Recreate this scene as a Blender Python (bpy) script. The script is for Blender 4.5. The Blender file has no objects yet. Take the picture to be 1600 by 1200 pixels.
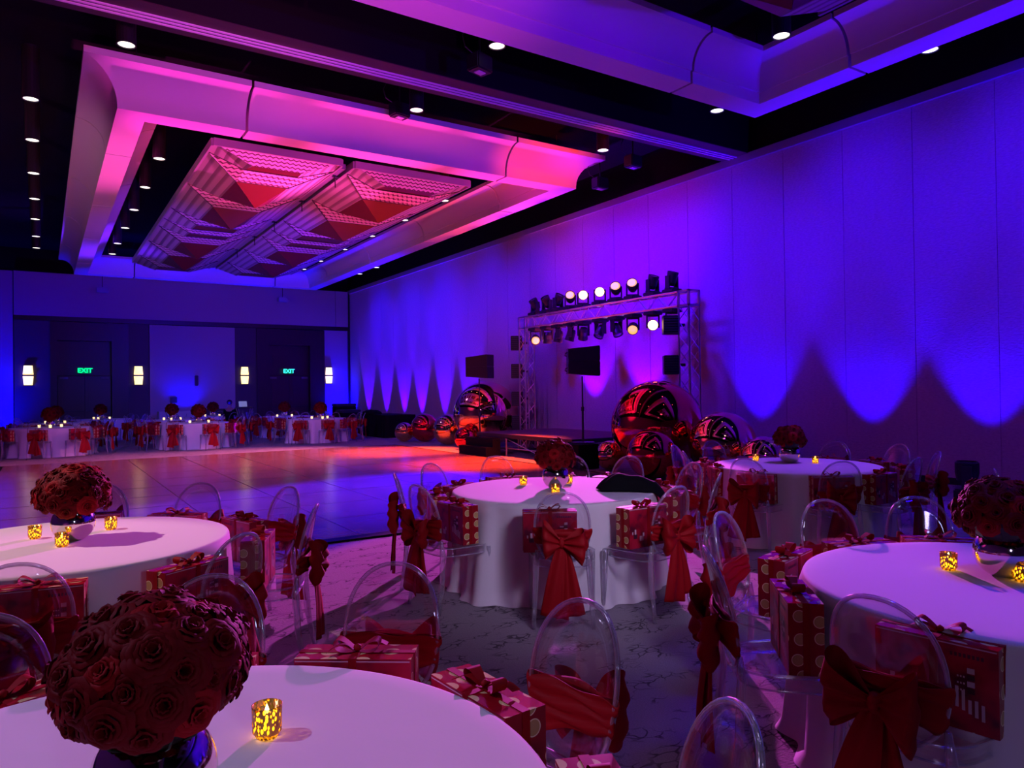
import bpy, bmesh, math, random
from mathutils import Vector, Matrix
PI = math.pi
R = random.Random(7)
S = bpy.context.scene
COL = S.collection

# ------------------------------------------------------------------ camera
YAW, PITCH, ROLL, FPX, EYE = 0.574251, 0.009149, -0.0133352, 1135.64, 1.6
_f = Vector((math.sin(YAW) * math.cos(PITCH), math.cos(YAW) * math.cos(PITCH), math.sin(PITCH)))
_r0 = Vector((math.cos(YAW), -math.sin(YAW), 0)); _u0 = _r0.cross(_f)
_r = _r0 * math.cos(ROLL) + _u0 * math.sin(ROLL); _u = -_r0 * math.sin(ROLL) + _u0 * math.cos(ROLL)
cd = bpy.data.cameras.new('camera'); cam = bpy.data.objects.new('camera', cd); COL.objects.link(cam)
cd.sensor_width = 36; cd.lens = FPX * 36 / 1600; cd.clip_start = .05; cd.clip_end = 200
cam.matrix_world = Matrix(((_r.x, _u.x, -_f.x, 0), (_r.y, _u.y, -_f.y, 0), (_r.z, _u.z, -_f.z, EYE), (0, 0, 0, 1)))
S.camera = cam

# ------------------------------------------------------------------ world, exposure
w = bpy.data.worlds.new('world'); S.world = w; w.use_nodes = True
w.node_tree.nodes['Background'].inputs[0].default_value = (0.0, 0.0, 0.0, 1)
S.view_settings.view_transform = 'Standard'
try: S.view_settings.look = 'None'
except Exception: pass
S.view_settings.exposure = 0.0; S.view_settings.gamma = 1.0; S.view_settings.use_curve_mapping = False
cy = S.cycles
cy.use_denoising = True; cy.max_bounces = 8; cy.diffuse_bounces = 3; cy.glossy_bounces = 4; cy.transmission_bounces = 6
cy.transparent_max_bounces = 48; cy.sample_clamp_indirect = 3.0; cy.sample_clamp_direct = 12.0
cy.caustics_reflective = False; cy.caustics_refractive = False

# ------------------------------------------------------------------ lights
WALLX = 12.25
# (name, position, aim, watts, colour, cone degrees or panel size, blend, radius)
LIGHTS = [
#LIGHTS_BEGIN
    ('uplight_near', [(WALLX - .55, y, .12) for y in (-1.6, .6, 3.1, 5.40, 7.28, 9.62)], (.13, 0, 3), 1300, (0.02, 0, 1), 62, .5, .05),
    ('uplight_stage', [(11.7, 12.95, .60), (11.7, 14.9, .60)], (.13, 0, 3), 1560, (0.14, 0, 1), 64, .5, .05),
    ('uplight_far', [(WALLX - .32, y, .12) for y in (21.6, 23.4, 25.3, 26.9, 28.7, 30.7)], (.12, 0, 3), 2600, (0.06, 0, 1), 44, .5, .05),
    ('uplight_panel', [(5.0, 32.55, 1.05)], (.05, .5, 1.0), 224.5, (0, 0, 1), 120, .9, .1),
    ('uplight_corner', [(-1.9, 31.6, .2)], (-.1, 1.5, 1.7), 1584, (0, 0, 1), 125, .9, .1),
    ('uplight_strip', [(11.7, 32.3, .2)], (0, .8, 1.8), 1607, (0, 0, 1), 100, .9, .1),
    ('wash_wall_stage', [(8.6, y, 5.6) for y in (10.6, 12.8, 15.0)], (3.65, 0, -1.7), 1080, (.045, .0, 1), 84, 1, .2),
    ('wash_wall_top', [(4.0, 11.4, 4.6)], (8.2, 2.2, .9), 695.327, (1, 0, 0.55), 46, 1, .3),
    ('wash_wall_near', [(8.6, y, 5.6) for y in (-.6, 2, 4.6, 7.4)], (3.65, 0, -.9), 640, (.035, .0, 1), 62, 1, .2),
    ('wash_wall_low', [(5.0, 3.0, 4.4)], (7.2, 2.6, -3.2), 312.8, (0.2009, 0.01271, 1), 60, 1, .3),
    ('wash_wall_far', [(8.6, y, 5.6) for y in (17.6, 20.2, 23.2, 26.2, 29.2)], (3.65, 0, -1.3), 765, (.01, .0, 1), 68, 1, .2),
    ('wash_back_wall', [(6, 18, 4.6)], (-.5, 15, -1.2), 2125, (0.01084, 0, 1), 60, 1, .3),
    ('wash_tray_face_a', [(2.0, -3, 1.5)], (-.2, 15.4, 4.8), 3400, (1, 0.12, 0.45), 22, .9, .15),
    ('wash_tray_face_b', [(5.5, -3, 1.5)], (.3, 15.4, 4.8), 1900, (0.2, 0, 1), 24, .9, .15),
    ('wash_tray_corner', [(8.6, 2.5, 1.2)], (.35, 9.85, 5.15), 9251, (1, 0.03994, 0), 15, 1, .1),
    ('wash_cloud_near', [(5.2, 12.9, .4)], (0, 1.6, 5.7), 1500, (1, 0.05, 0.08), 70, .8, .1),
    ('wash_cloud_far', [(5.2, 16.5, .4)], (0, 5, 5.7), 2746, (0.0984, 0.004261, 1), 74, .9, .1),
    ('wash_soffit_side', [(10.8, 14.0, 2.9)], (-9.7, 1.4, 3.2), 2.003e+04, (1, 0.05109, 0.4663), 32, .9, .1),
    ('wash_soffit_front', [(2.2, 15.6, .3), (5.3, 15.6, .3), (8.2, 15.6, .3)], (0, -2.9, 5.7), 2822, (1, 0.03266, 0.5864), 26, .8, .1),
    ('wash_soffit_end', [(2.8, 28.3, .3), (5.8, 28.3, .3), (8.6, 28.3, .3)], (0, 1.9, 5.7), 2533, (0, 0, 1), 44, .8, .1),
    ('wash_soffit_left_end', [(5.0, 23.0, .4)], (-3.9, 1.8, 5.6), 17505, (0.09619, 0.007737, 1), 36, .9, .1),
    ('wash_soffit_right_end', [(11.75, 22.5, .4)], (-2.1, 2.0, 5.6), 4573, (0.01004, 0, 1), 70, .9, .1),
    ('wash_soffit_right', [(11.75, 15.0, 1.4)], (-2.0, 1.0, 4.6), 2093.6, (1, 0.06242, 0.1473), 76, .9, .1),
    ('wash_near_tray', [(9.3, -5.0, 1.6)], (-3.1, 12.7, 4.8), 3548.75, (0.06963, 0, 1), 50, 1, .15),
    ('wash_near_tray_side', [(11.75, 3.5, .4)], (-1.9, -.5, 5.6), 431.4, (0.1111, 0.002576, 1), 90, 1, .15),
    ('wash_near_tray_pink', [(3.0, 3.0, .6)], (-.4, 4.6, 5.4), 1558, (0.9196, 0.05704, 1), 50, 1, .15),
    ('wash_warm_outer', [(-5, 12, 2.0)], (6, 6.5, 4.3), 571, (1, 0.4659, 0.8084), 64, 1, .3),
    ('wash_warm_inner', [(1.0, 3, 1.2)], (8.6, 15, 5.2), 426.1, (1, 0.2984, 0.4609), 34, 1, .3),
    ('key_corner_table', [(-3.4, 7.2, 5.9)], (3.2, -2.3, -5.1), 1555.95, (1, 0.5625, 0.6769), 20, .5, .06),
    ('key_front_table', [(-3.6, 4.2, 5.9)], (3.7, -2.6, -5.1), 760, (0.58, 0.46, 0.9), 22, .5, .06),
    ('key_jacket_table', [(11.2, 13.2, 3.95)], (-7.75, -8.0, -3.4), 10491.4, (1, 0.12, 0.95), 25, .25, .05),
    ('key_violet_table', [(4.4, 1.2, 5.9)], (-.7, .2, -5.2), 549, (0.01664, 0.0007507, 1), 34, .6, .5),
    ('key_ball_table', [(7.6, 4.0, 5.9)], (-.6, .9, -5.2), 1005, (0.2565, 0.04569, 1), 30, .7, .5),
    ('floor_orange', [(9.3, 13.6, 4.6), (9.3, 17.6, 4.6)], (-1.1, .2, -4.6), 9196.8, (1, 0.0707, 0.01381), 52, .9, .1),
    ('floor_pink', [(9.5, 19.5, 5.4)], (-5, -.9, -5.4), 6429.6, (1, 0.1868, 0.3275), 70, 1, .1),
    ('floor_blue', [(10.9, 14.6, 4.0)], (-6.5, -3.6, -4), 50910, (0.01697, 0, 1), 30, .6, .1),
    ('far_tables', [(3, 14, 5.7)], (1, 11, -5.3), 576.7, (0.005926, 0.2304, 1), 50, .9, .1),
    ('dance_left', [(-1.5, 7.5, 5.7)], (4.1, 7, -5.7), 4221, (0.4753, 0.1304, 1), 76, 1, .1),
    ('table_fill_centre', [(2.2, .6, 2.6)], (1.4, 4.3, -2.2), 310.5, (0.6836, 0.5663, 1), 44, 1, .3),
    ('table_fill_near', [(.2, -3.0, 2.6)], (3.2, 4.0, -2.25), 82.59, (0.5362, 0.447, 1), 34, 1, .3),
    ('table_fill_corner', [(.8, -4.5, 2.6)], (-.4, 9.1, -2.3), 255.9, (0.4972, 0.5193, 1), 20, 1, .3),
    ('floor_blue_side', [(9.6, 3.9, 5.6)], (.2, .1, -5.6), 620, (.06, .0, 1), 36, .8, .1),
    ('fill_overhead_near', [(5.4, 3.0, 5.9), (2.2, 1.0, 5.9)], (0, 0, -1), 46, (.66, .60, 1), 150, 1, .4),  # unseen soft spots added as overhead fill, no fixture of their own
    ('fill_overhead_far', [(5.4, 21.0, 5.7)], (0, 0, -1), 62, (.47, .32, 1), 150, 1, .4),  # same kind of added fill, above the far half of the room
#LIGHTS_END
]
for nm_, locs_, aim_, pw_, col_, deg_, bl_, rad_ in LIGHTS:
    for lc_ in locs_:
        l_ = bpy.data.lights.new(nm_, 'SPOT'); l_.spot_size = math.radians(deg_); l_.spot_blend = bl_; l_.shadow_soft_size = rad_
        l_.energy = pw_; l_.color = col_
        o_ = bpy.data.objects.new(nm_, l_); COL.objects.link(o_); o_.location = lc_
        o_.rotation_euler = Vector(aim_).to_track_quat('-Z', 'Y').to_euler()

# ------------------------------------------------------------------ materials
MATS = {}
def mat(name, col=(.5, .5, .5), rough=.6, metal=0, emit=None, es=1, spec=.5, build=None, coat=0):
    if name in MATS: return MATS[name]
    m = bpy.data.materials.new(name); m.use_nodes = True; nt = m.node_tree; b = nt.nodes['Principled BSDF']
    b.inputs['Base Color'].default_value = (*col, 1); b.inputs['Roughness'].default_value = rough
    b.inputs['Metallic'].default_value = metal; b.inputs['Specular IOR Level'].default_value = spec
    if coat: b.inputs['Coat Weight'].default_value = coat; b.inputs['Coat Roughness'].default_value = .1
    if emit: b.inputs['Emission Color'].default_value = (*emit, 1); b.inputs['Emission Strength'].default_value = es
    if build: build(nt, b)
    MATS[name] = m; return m
def N(nt, t, **k):
    n = nt.nodes.new(t)
    for a, v in k.items():
        if a in n.inputs: n.inputs[a].default_value = v
        else: setattr(n, a, v)
    return n
def tex(nt, kind='Object', scale=(1, 1, 1)):
    c = nt.nodes.new('ShaderNodeTexCoord'); m = nt.nodes.new('ShaderNodeMapping'); m.inputs['Scale'].default_value = scale
    nt.links.new(c.outputs[kind], m.inputs['Vector']); return m.outputs[0]
def ramp(nt, src, stops):
    r = nt.nodes.new('ShaderNodeValToRGB'); e = r.color_ramp.elements
    while len(e) < len(stops): e.new(.5)
    for q, (p, c) in zip(e, stops): q.position = p; q.color = (*c, 1)
    nt.links.new(src, r.inputs[0]); return r.outputs[0]
def bump(nt, b, src, strength=.3, dist=.01):
    n = nt.nodes.new('ShaderNodeBump'); n.inputs['Strength'].default_value = strength; n.inputs['Distance'].default_value = dist
    nt.links.new(src, n.inputs['Height']); nt.links.new(n.outputs[0], b.inputs['Normal'])
def noise(nt, vec, scale, detail=3, rough=.5):
    n = nt.nodes.new('ShaderNodeTexNoise'); n.inputs['Scale'].default_value = scale; n.inputs['Detail'].default_value = detail
    n.inputs['Roughness'].default_value = rough; nt.links.new(vec, n.inputs['Vector']); return n.outputs['Fac']

def b_wall(nt, b):
    v = tex(nt, 'Object', (1, 1, 2.6)); n = noise(nt, v, 16, 4, .6)
    nt.links.new(ramp(nt, n, [(.3, (.38, .29, .36)), (.7, (.48, .37, .45))]), b.inputs['Base Color']); bump(nt, b, n, .55, .02)
M_WALL = mat('wall_fabric', rough=.8, build=b_wall, spec=.15)
M_PAINT = mat('wall_paint', (.44, .35, .42), .7, spec=.2)
M_BLACK = mat('ceiling_black', (.006, .006, .008), .8, spec=.1)
M_TRAY = mat('tray_plaster', (.62, .56, .56), .6, spec=.2)
M_TRIMC = mat('wall_cap_trim', (.22, .22, .25), .5)
def b_wood(nt, b):
    v = tex(nt, 'Object', (6, 6, .6)); n = noise(nt, v, 4, 4, .6)
    nt.links.new(ramp(nt, n, [(.3, (.022, .004, .006)), (.7, (.04, .008, .009))]), b.inputs['Base Color'])
M_DWOOD = mat('dark_cherry_wood', rough=.4, build=b_wood)
M_DOOR = mat('door_wood', (.035, .012, .014), .35)
def b_carpet(nt, b):
    v = tex(nt, 'Object', (.75, 1.25, 1)); d = nt.nodes.new('ShaderNodeTexNoise'); d.inputs['Scale'].default_value = 5; d.inputs['Detail'].default_value = 2
    nt.links.new(v, d.inputs['Vector'])
    a = nt.nodes.new('ShaderNodeMix'); a.data_type = 'VECTOR'; a.inputs['Factor'].default_value = .22
    nt.links.new(v, a.inputs[4]); nt.links.new(d.outputs['Color'], a.inputs[5])
    vo = nt.nodes.new('ShaderNodeTexVoronoi'); vo.feature = 'DISTANCE_TO_EDGE'; vo.inputs['Scale'].default_value = 17
    nt.links.new(a.outputs[1], vo.inputs['Vector'])
    line = ramp(nt, vo.outputs['Distance'], [(0, (0, 0, 0)), (.035, (.1, .1, .1)), (.07, (1, 1, 1))])
    br = ramp(nt, noise(nt, v, 5, 1), [(.40, (0, 0, 0)), (.50, (1, 1, 1))])
    mx = nt.nodes.new('ShaderNodeMix'); mx.data_type = 'RGBA'; mx.blend_type = 'LIGHTEN'; mx.inputs[0].default_value = 1
    nt.links.new(line, mx.inputs[6]); nt.links.new(br, mx.inputs[7])
    pile = ramp(nt, noise(nt, v, 160, 2, .8), [(.3, (.26, .22, .25)), (.75, (.42, .37, .40))])
    m2 = nt.nodes.new('ShaderNodeMix'); m2.data_type = 'RGBA'; m2.inputs[6].default_value = (.10, .085, .10, 1)
    nt.links.new(mx.outputs[2], m2.inputs[0]); nt.links.new(pile, m2.inputs[7])
    nt.links.new(m2.outputs[2], b.inputs['Base Color']); bump(nt, b, noise(nt, v, 60, 3), .5, .01)
M_CARPET = mat('carpet', rough=.95, build=b_carpet, spec=.05)
def b_dance(nt, b):
    v = tex(nt, 'Object', (1, 1, 1))
    br = nt.nodes.new('ShaderNodeTexBrick'); br.offset = .5; br.inputs['Scale'].default_value = 1
    br.inputs['Brick Width'].default_value = .62; br.inputs['Row Height'].default_value = .31; br.inputs['Mortar Size'].default_value = .004
    br.inputs['Color1'].default_value = (.34, .19, .14, 1); br.inputs['Color2'].default_value = (.26, .14, .10, 1); br.inputs['Mortar'].default_value = (.07, .03, .02, 1)
    nt.links.new(v, br.inputs['Vector'])
    g = noise(nt, tex(nt, 'Object', (3, 22, 1)), 1.5, 4, .6)
    mx = nt.nodes.new('ShaderNodeMix'); mx.data_type = 'RGBA'; mx.blend_type = 'MULTIPLY'; mx.inputs[0].default_value = .6
    nt.links.new(br.outputs['Color'], mx.inputs[6]); nt.links.new(ramp(nt, g, [(.3, (.55, .5, .5)), (.7, (1, 1, 1))]), mx.inputs[7])
    nt.links.new(mx.outputs[2], b.inputs['Base Color'])
    b.inputs['Roughness'].default_value = .22
M_DANCE = mat('dance_floor_wood', rough=.25, build=b_dance, spec=.8)
def b_cloth(nt, b):
    n = noise(nt, tex(nt, 'Object'), 7, 4, .6); bump(nt, b, n, .18, .01)
M_CLOTH = mat('white_tablecloth', (.74, .70, .72), .85, build=b_cloth, spec=.1)
def b_satin(nt, b):
    n = noise(nt, tex(nt, 'Object', (1, 1, .25)), 28, 3); bump(nt, b, n, .2, .004)
M_SASH = mat('red_satin', (.30, .0006, .005), .65, build=b_satin, spec=.2)
def fres(nt, power, lo, hi):
    l = N(nt, 'ShaderNodeLayerWeight'); l.inputs[0].default_value = .5
    p = N(nt, 'ShaderNodeMath'); p.operation = 'POWER'; nt.links.new(l.outputs['Facing'], p.inputs[0]); p.inputs[1].default_value = power
    m = N(nt, 'ShaderNodeMath'); m.operation = 'MULTIPLY_ADD'; nt.links.new(p.outputs[0], m.inputs[0]); m.inputs[1].default_value = hi; m.inputs[2].default_value = lo
    return m.outputs[0]
def b_acr(nt, b):
    o = nt.nodes['Material Output']; t = N(nt, 'ShaderNodeBsdfTransparent'); t.inputs[0].default_value = (.95, .935, .965, 1)
    g = N(nt, 'ShaderNodeBsdfGlossy'); g.inputs[0].default_value = (1, 1, 1, 1); g.inputs['Roughness'].default_value = .06
    f = fres(nt, 3.6, .075, .9)
    m = N(nt, 'ShaderNodeMixShader'); nt.links.new(f, m.inputs[0]); nt.links.new(t.outputs[0], m.inputs[1]); nt.links.new(g.outputs[0], m.inputs[2])
    nt.links.new(m.outputs[0], o.inputs['Surface'])
M_ACR = mat('clear_acrylic', build=b_acr)
def b_acr2(nt, b):
    o = nt.nodes['Material Output']; t = N(nt, 'ShaderNodeBsdfTransparent'); t.inputs[0].default_value = (.86, .84, .92, 1)
    g = N(nt, 'ShaderNodeBsdfGlossy'); g.inputs[0].default_value = (1, 1, 1, 1); g.inputs['Roughness'].default_value = .12
    f = fres(nt, 1.6, .14, .85)
    d = N(nt, 'ShaderNodeBsdfDiffuse'); d.inputs[0].default_value = (.8, .8, .85, 1)
    m = N(nt, 'ShaderNodeMixShader'); nt.links.new(f, m.inputs[0]); nt.links.new(t.outputs[0], m.inputs[1]); nt.links.new(g.outputs[0], m.inputs[2])
    m2 = N(nt, 'ShaderNodeMixShader'); m2.inputs[0].default_value = .13; nt.links.new(m.outputs[0], m2.inputs[1]); nt.links.new(d.outputs[0], m2.inputs[2])
    nt.links.new(m2.outputs[0], o.inputs['Surface'])
M_RIM = mat('clear_acrylic_edge', build=b_acr2)
M_CHROME = mat('mercury_silver', (.80, .72, .66), .08, 1)
M_ROSE = mat('rose_petal', (.14, .0005, .003), .65, spec=.12)
M_ROSE2 = mat('rose_petal_bright', (.28, .002, .006), .65, spec=.12)
M_LEAF = mat('dark_leaf', (.012, .03, .012), .6)
M_RED = mat('gift_red', (.34, .003, .012), .3, spec=.5)
def b_dots(nt, b):
    v = tex(nt, 'UV', (1, 1, 1)); vo = nt.nodes.new('ShaderNodeTexVoronoi'); vo.inputs['Scale'].default_value = 13; vo.inputs['Randomness'].default_value = .35
    vo.voronoi_dimensions = '2D'; nt.links.new(v, vo.inputs['Vector'])
    c = ramp(nt, vo.outputs['Distance'], [(0, (.52, .36, .12)), (.27, (.52, .36, .12)), (.275, (.95, .82, .5)), (.31, (.95, .82, .5)), (.32, (.32, .003, .011))])
    c.node.color_ramp.interpolation = 'CONSTANT'; nt.links.new(c, b.inputs['Base Color'])
M_DOTS = mat('gift_red_gold_dots', rough=.32, build=b_dots)
def b_lid(nt, b):
    v = tex(nt, 'UV', (1, 1, 1)); vo = nt.nodes.new('ShaderNodeTexVoronoi'); vo.inputs['Scale'].default_value = 11; vo.inputs['Randomness'].default_value = .4
    vo.voronoi_dimensions = '2D'; nt.links.new(v, vo.inputs['Vector'])
    c = ramp(nt, vo.outputs['Distance'], [(0, (.75, .62, .28)), (.3, (.75, .62, .28)), (.31, (.34, .004, .014))])
    c.node.color_ramp.interpolation = 'CONSTANT'; nt.links.new(c, b.inputs['Base Color'])
M_LID = mat('gift_lid_gloss', rough=.16, build=b_lid, spec=.8)
def b_print(nt, b):
    v = tex(nt, 'UV', (1, 1, 1)); n = noise(nt, v, 9, 2)
    c = ramp(nt, n, [(.35, (.09, .004, .02)), (.5, (.36, .005, .025)), (.65, (.45, .010, .035))]); nt.links.new(c, b.inputs['Base Color'])
M_PRINT = mat('gift_front_print', rough=.3, build=b_print)
M_PWHITE = mat('print_pale', (.62, .45, .46), .4)
M_PDARK = mat('print_dark', (.05, .01, .02), .4)
M_GOLD = mat('mirror_gold', (1, .70, .26), .03, 1)
M_MRED = mat('mirror_red', (.95, .06, .09), .03, 1)
M_MROSE = mat('mirror_rose_gold', (1, .55, .28), .03, 1)
M_METAL = mat('truss_aluminium', (.72, .70, .72), .3, 1)
M_DARKM = mat('black_metal', (.012, .012, .014), .4)
M_BCLOTH = mat('black_cloth', (.006, .006, .008), .9, spec=.1)
M_LAMPON = mat('lamp_lens_lit', (1, .8, .6), .3, emit=(1, .52, .26), es=5)
M_LAMPDIM = mat('lamp_lens_dim', (1, .8, .5), .3, emit=(1, .45, .12), es=1.2)
M_LAMPOFF = mat('lamp_lens_off', (.05, .04, .05), .08, spec=.8)
M_DOWN = mat('downlight_lens', (1, 1, 1), .3, emit=(1, .93, .74), es=2.2)
M_SCONCE = mat('sconce_glass', (1, .9, .6), .5, emit=(1, .68, .22), es=2.0)
M_SCONCE2 = mat('sconce_glass_pale', (1, .9, .8), .5, emit=(1, .72, .55), es=1.6)
M_EXITG = mat('exit_green', (0, 1, .3), .5, emit=(.0, 1, .22), es=1.6)
M_EXITC = mat('exit_cyan', (0, 1, .7), .5, emit=(.05, .9, .75), es=1.6)
M_EXITB = mat('exit_face', (.01, .06, .03), .5, emit=(0, .5, .12), es=.35)
M_FLAME = mat('candle_flame', (1, .8, .3), .5, emit=(1, .75, .25), es=14)
M_WAX = mat('candle_wax_glow', (1, .9, .6), .6, emit=(1, .58, .07), es=4.0)  # wax body emits, standing in for light it gets from the flame
def b_merc(nt, b):
    v = tex(nt, 'Object', (1, 1, .55)); n = nt.nodes.new('ShaderNodeTexVoronoi'); n.inputs['Scale'].default_value = 130; nt.links.new(v, n.inputs['Vector'])
    f = ramp(nt, n.outputs['Distance'], [(.42, (0, 0, 0)), (.55, (1, 1, 1))])
    o = nt.nodes['Material Output']; t = N(nt, 'ShaderNodeBsdfTransparent'); t.inputs[0].default_value = (1, .80, .32, 1)
    b.inputs['Base Color'].default_value = (.55, .34, .08, 1); b.inputs['Metallic'].default_value = .8; b.inputs['Roughness'].default_value = .3
    m = N(nt, 'ShaderNodeMixShader'); nt.links.new(f, m.inputs[0]); nt.links.new(t.outputs[0], m.inputs[1]); nt.links.new(b.outputs[0], m.inputs[2]); nt.links.new(m.outputs[0], o.inputs['Surface'])
M_MERC = mat('gold_mercury_glass', build=b_merc)
def b_zig(nt, b):
    v = nt.nodes.new('ShaderNodeTexCoord'); s = nt.nodes.new('ShaderNodeSeparateXYZ'); nt.links.new(v.outputs['Object'], s.inputs[0])
    def ma(op, x, y=None, c=None):
        n = nt.nodes.new('ShaderNodeMath'); n.operation = op
        for i, q in enumerate((x, y)):
            if q is None: continue
            if isinstance(q, (int, float)): n.inputs[i].default_value = q
            else: nt.links.new(q, n.inputs[i])
        return n.outputs[0]
    zz = ma('PINGPONG', s.outputs[0], .055)
    t = ma('ADD', ma('MULTIPLY', s.outputs[1], 3.6), ma('MULTIPLY', zz, 7))
    fr = ma('FRACT', ma('SUBTRACT', t, ma('MULTIPLY', s.outputs[2], 14)))
    nt.links.new(ramp(nt, fr, [(0, (.08, .03, .04)), (.30, (.08, .03, .04)), (.38, (.62, .50, .52))]), b.inputs['Base Color'])
M_ZIG = mat('cloud_zigzag_mesh', rough=.5, build=b_zig)
def b_stripe(nt, b):
    v = nt.nodes.new('ShaderNodeTexCoord'); s = nt.nodes.new('ShaderNodeSeparateXYZ'); nt.links.new(v.outputs['Object'], s.inputs[0])
    m = nt.nodes.new('ShaderNodeMath'); m.operation = 'MULTIPLY'; m.inputs[1].default_value = 5.5; nt.links.new(s.outputs[0], m.inputs[0])
    f = nt.nodes.new('ShaderNodeMath'); f.operation = 'FRACT'; nt.links.new(m.outputs[0], f.inputs[0])
    nt.links.new(ramp(nt, f.outputs[0], [(0, (.14, .12, .13)), (.3, (.16, .14, .15)), (.5, (.36, .33, .35)), (.9, (.36, .33, .35))]), b.inputs['Base Color'])
M_STRIPE = mat('cloud_striped_mesh', rough=.5, build=b_stripe)
M_CRED = mat('cloud_dark_red', (.09, .003, .006), .5)
M_SKIN = mat('skin', (.35, .20, .15), .5)
M_HAIR = mat('hair', (.01, .008, .008), .5)
M_GREYPLASTIC = mat('grey_speaker_back', (.14, .12, .13), .6)

# ------------------------------------------------------------------ mesh helpers
def put(name, bm, m, parent=None, smooth=False):
    me = bpy.data.meshes.new(name)
    bmesh.ops.recalc_face_normals(bm, faces=bm.faces[:])
    bm.to_mesh(me); bm.free()
    for x in (m if isinstance(m, (list, tuple)) else [m]): me.materials.append(x)
    if smooth:
        me.shade_smooth()
    o = bpy.data.objects.new(name, me); COL.objects.link(o)
    if parent: o.parent = parent
    return o
def tag(o, label=None, cat=None, group=None, kind=None):
    if label: o['label'] = label
    if cat: o['category'] = cat
    if group: o['group'] = group
    if kind: o['kind'] = kind
    return o
def thing(name, label, cat, loc=(0, 0, 0), rz=0, group=None):
    o = bpy.data.objects.new(name, None); COL.objects.link(o); o.location = loc; o.rotation_euler = (0, 0, rz); o.empty_display_size = .1
    return tag(o, label, cat, group)
def struct(name, bm, m, **k):
    return tag(put(name, bm, m, **k), kind='structure')
def dup(root, loc, rz, label=None, group=None):
    r = root.copy(); COL.objects.link(r); r.location = loc; r.rotation_euler = (0, 0, rz)
    if label: r['label'] = label
    if group: r['group'] = group
    for ch in root.children:
        c = ch.copy(); COL.objects.link(c); c.parent = r
        for g in ch.children:
            d = g.copy(); COL.objects.link(d); d.parent = c
    return r
def box(bm, x0, x1, y0, y1, z0, z1, mi=0):
    vs = [bm.verts.new((x, y, z)) for z in (z0, z1) for y in (y0, y1) for x in (x0, x1)]
    for f in ((0, 2, 3, 1), (4, 5, 7, 6), (0, 1, 5, 4), (2, 6, 7, 3), (0, 4, 6, 2), (1, 3, 7, 5)):
        bm.faces.new([vs[i] for i in f]).material_index = mi
    return vs
def BX(*a, bev=0):
    bm = bmesh.new(); box(bm, *a)
    if bev: bmesh.ops.bevel(bm, geom=bm.edges[:], offset=bev, segments=2, affect='EDGES')
    return bm
def tube(bm, pts, r, n=8, closed=False, cap=True, mi=0):
    pts = [Vector(p) for p in pts]; L = len(pts); rs = r if isinstance(r, (list, tuple)) else [r] * L; rings = []
    ref = None
    for i, p in enumerate(pts):
        if closed: t = pts[(i + 1) % L] - pts[i - 1]
        else: t = pts[min(i + 1, L - 1)] - pts[max(i - 1, 0)]
        t.normalize()
        if ref is None: ref = Vector((0, 0, 1)) if abs(t.z) < .9 else Vector((1, 0, 0))
        a = t.cross(ref)
        if a.length < 1e-6: a = t.cross(Vector((.3, 1, .2)))
        a.normalize(); b = t.cross(a).normalized(); ref = -b if False else (ref - t * ref.dot(t)).normalized()
        rings.append([bm.verts.new(p + (a * math.cos(2 * PI * k / n) + b * math.sin(2 * PI * k / n)) * rs[i]) for k in range(n)])
    for i in range(L if closed else L - 1):
        A, B = rings[i], rings[(i + 1) % L]
        for k in range(n): bm.faces.new((A[k], A[(k + 1) % n], B[(k + 1) % n], B[k])).material_index = mi
    if cap and not closed:
        bm.faces.new(rings[0][::-1]).material_index = mi; bm.faces.new(rings[-1]).material_index = mi
def lathe(bm, prof, n=32, mi=0, cx=0, cy=0):
    rings = []
    for r, z in prof:
        rings.append([bm.verts.new((cx, cy, z))] if r < 1e-6 else [bm.verts.new((cx + r * math.cos(2 * PI * k / n), cy + r * math.sin(2 * PI * k / n), z)) for k in range(n)])
    for A, B in zip(rings, rings[1:]):
        for k in range(n):
            q = (k + 1) % n
            if len(A) == 1 and len(B) == 1: continue
            if len(A) == 1: f = (A[0], B[q], B[k])
            elif len(B) == 1: f = (A[k], A[q], B[0])
            else: f = (A[k], A[q], B[q], B[k])
            bm.faces.new(f).material_index = mi
def grid(bm, f, nu, nv, mi=0, cu=False):
    g = [[bm.verts.new(f(i / nu, j / nv)) for j in range(nv + 1)] for i in range(nu if cu else nu + 1)]
    for i in range(nu):
        for j in range(nv):
            a, b = g[i], g[(i + 1) % len(g)]
            bm.faces.new((a[j], b[j], b[j + 1], a[j + 1])).material_index = mi
def solid(o, t, off=0):
    md = o.modifiers.new('thick', 'SOLIDIFY'); md.thickness = t; md.offset = off
    return o

# ------------------------------------------------------------------ room shell
YB, YF, XL, ZC, ZW = 33.1, -13.0, -6.0, 7.25, 6.42
struct('floor', BX(XL - .2, WALLX + .2, YF - .2, YB + .2, -.1, 0), M_CARPET)
struct('ceiling', BX(XL - .2, WALLX + .2, YF - .2, YB + .2, ZC, ZC + .1), M_BLACK)
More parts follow.
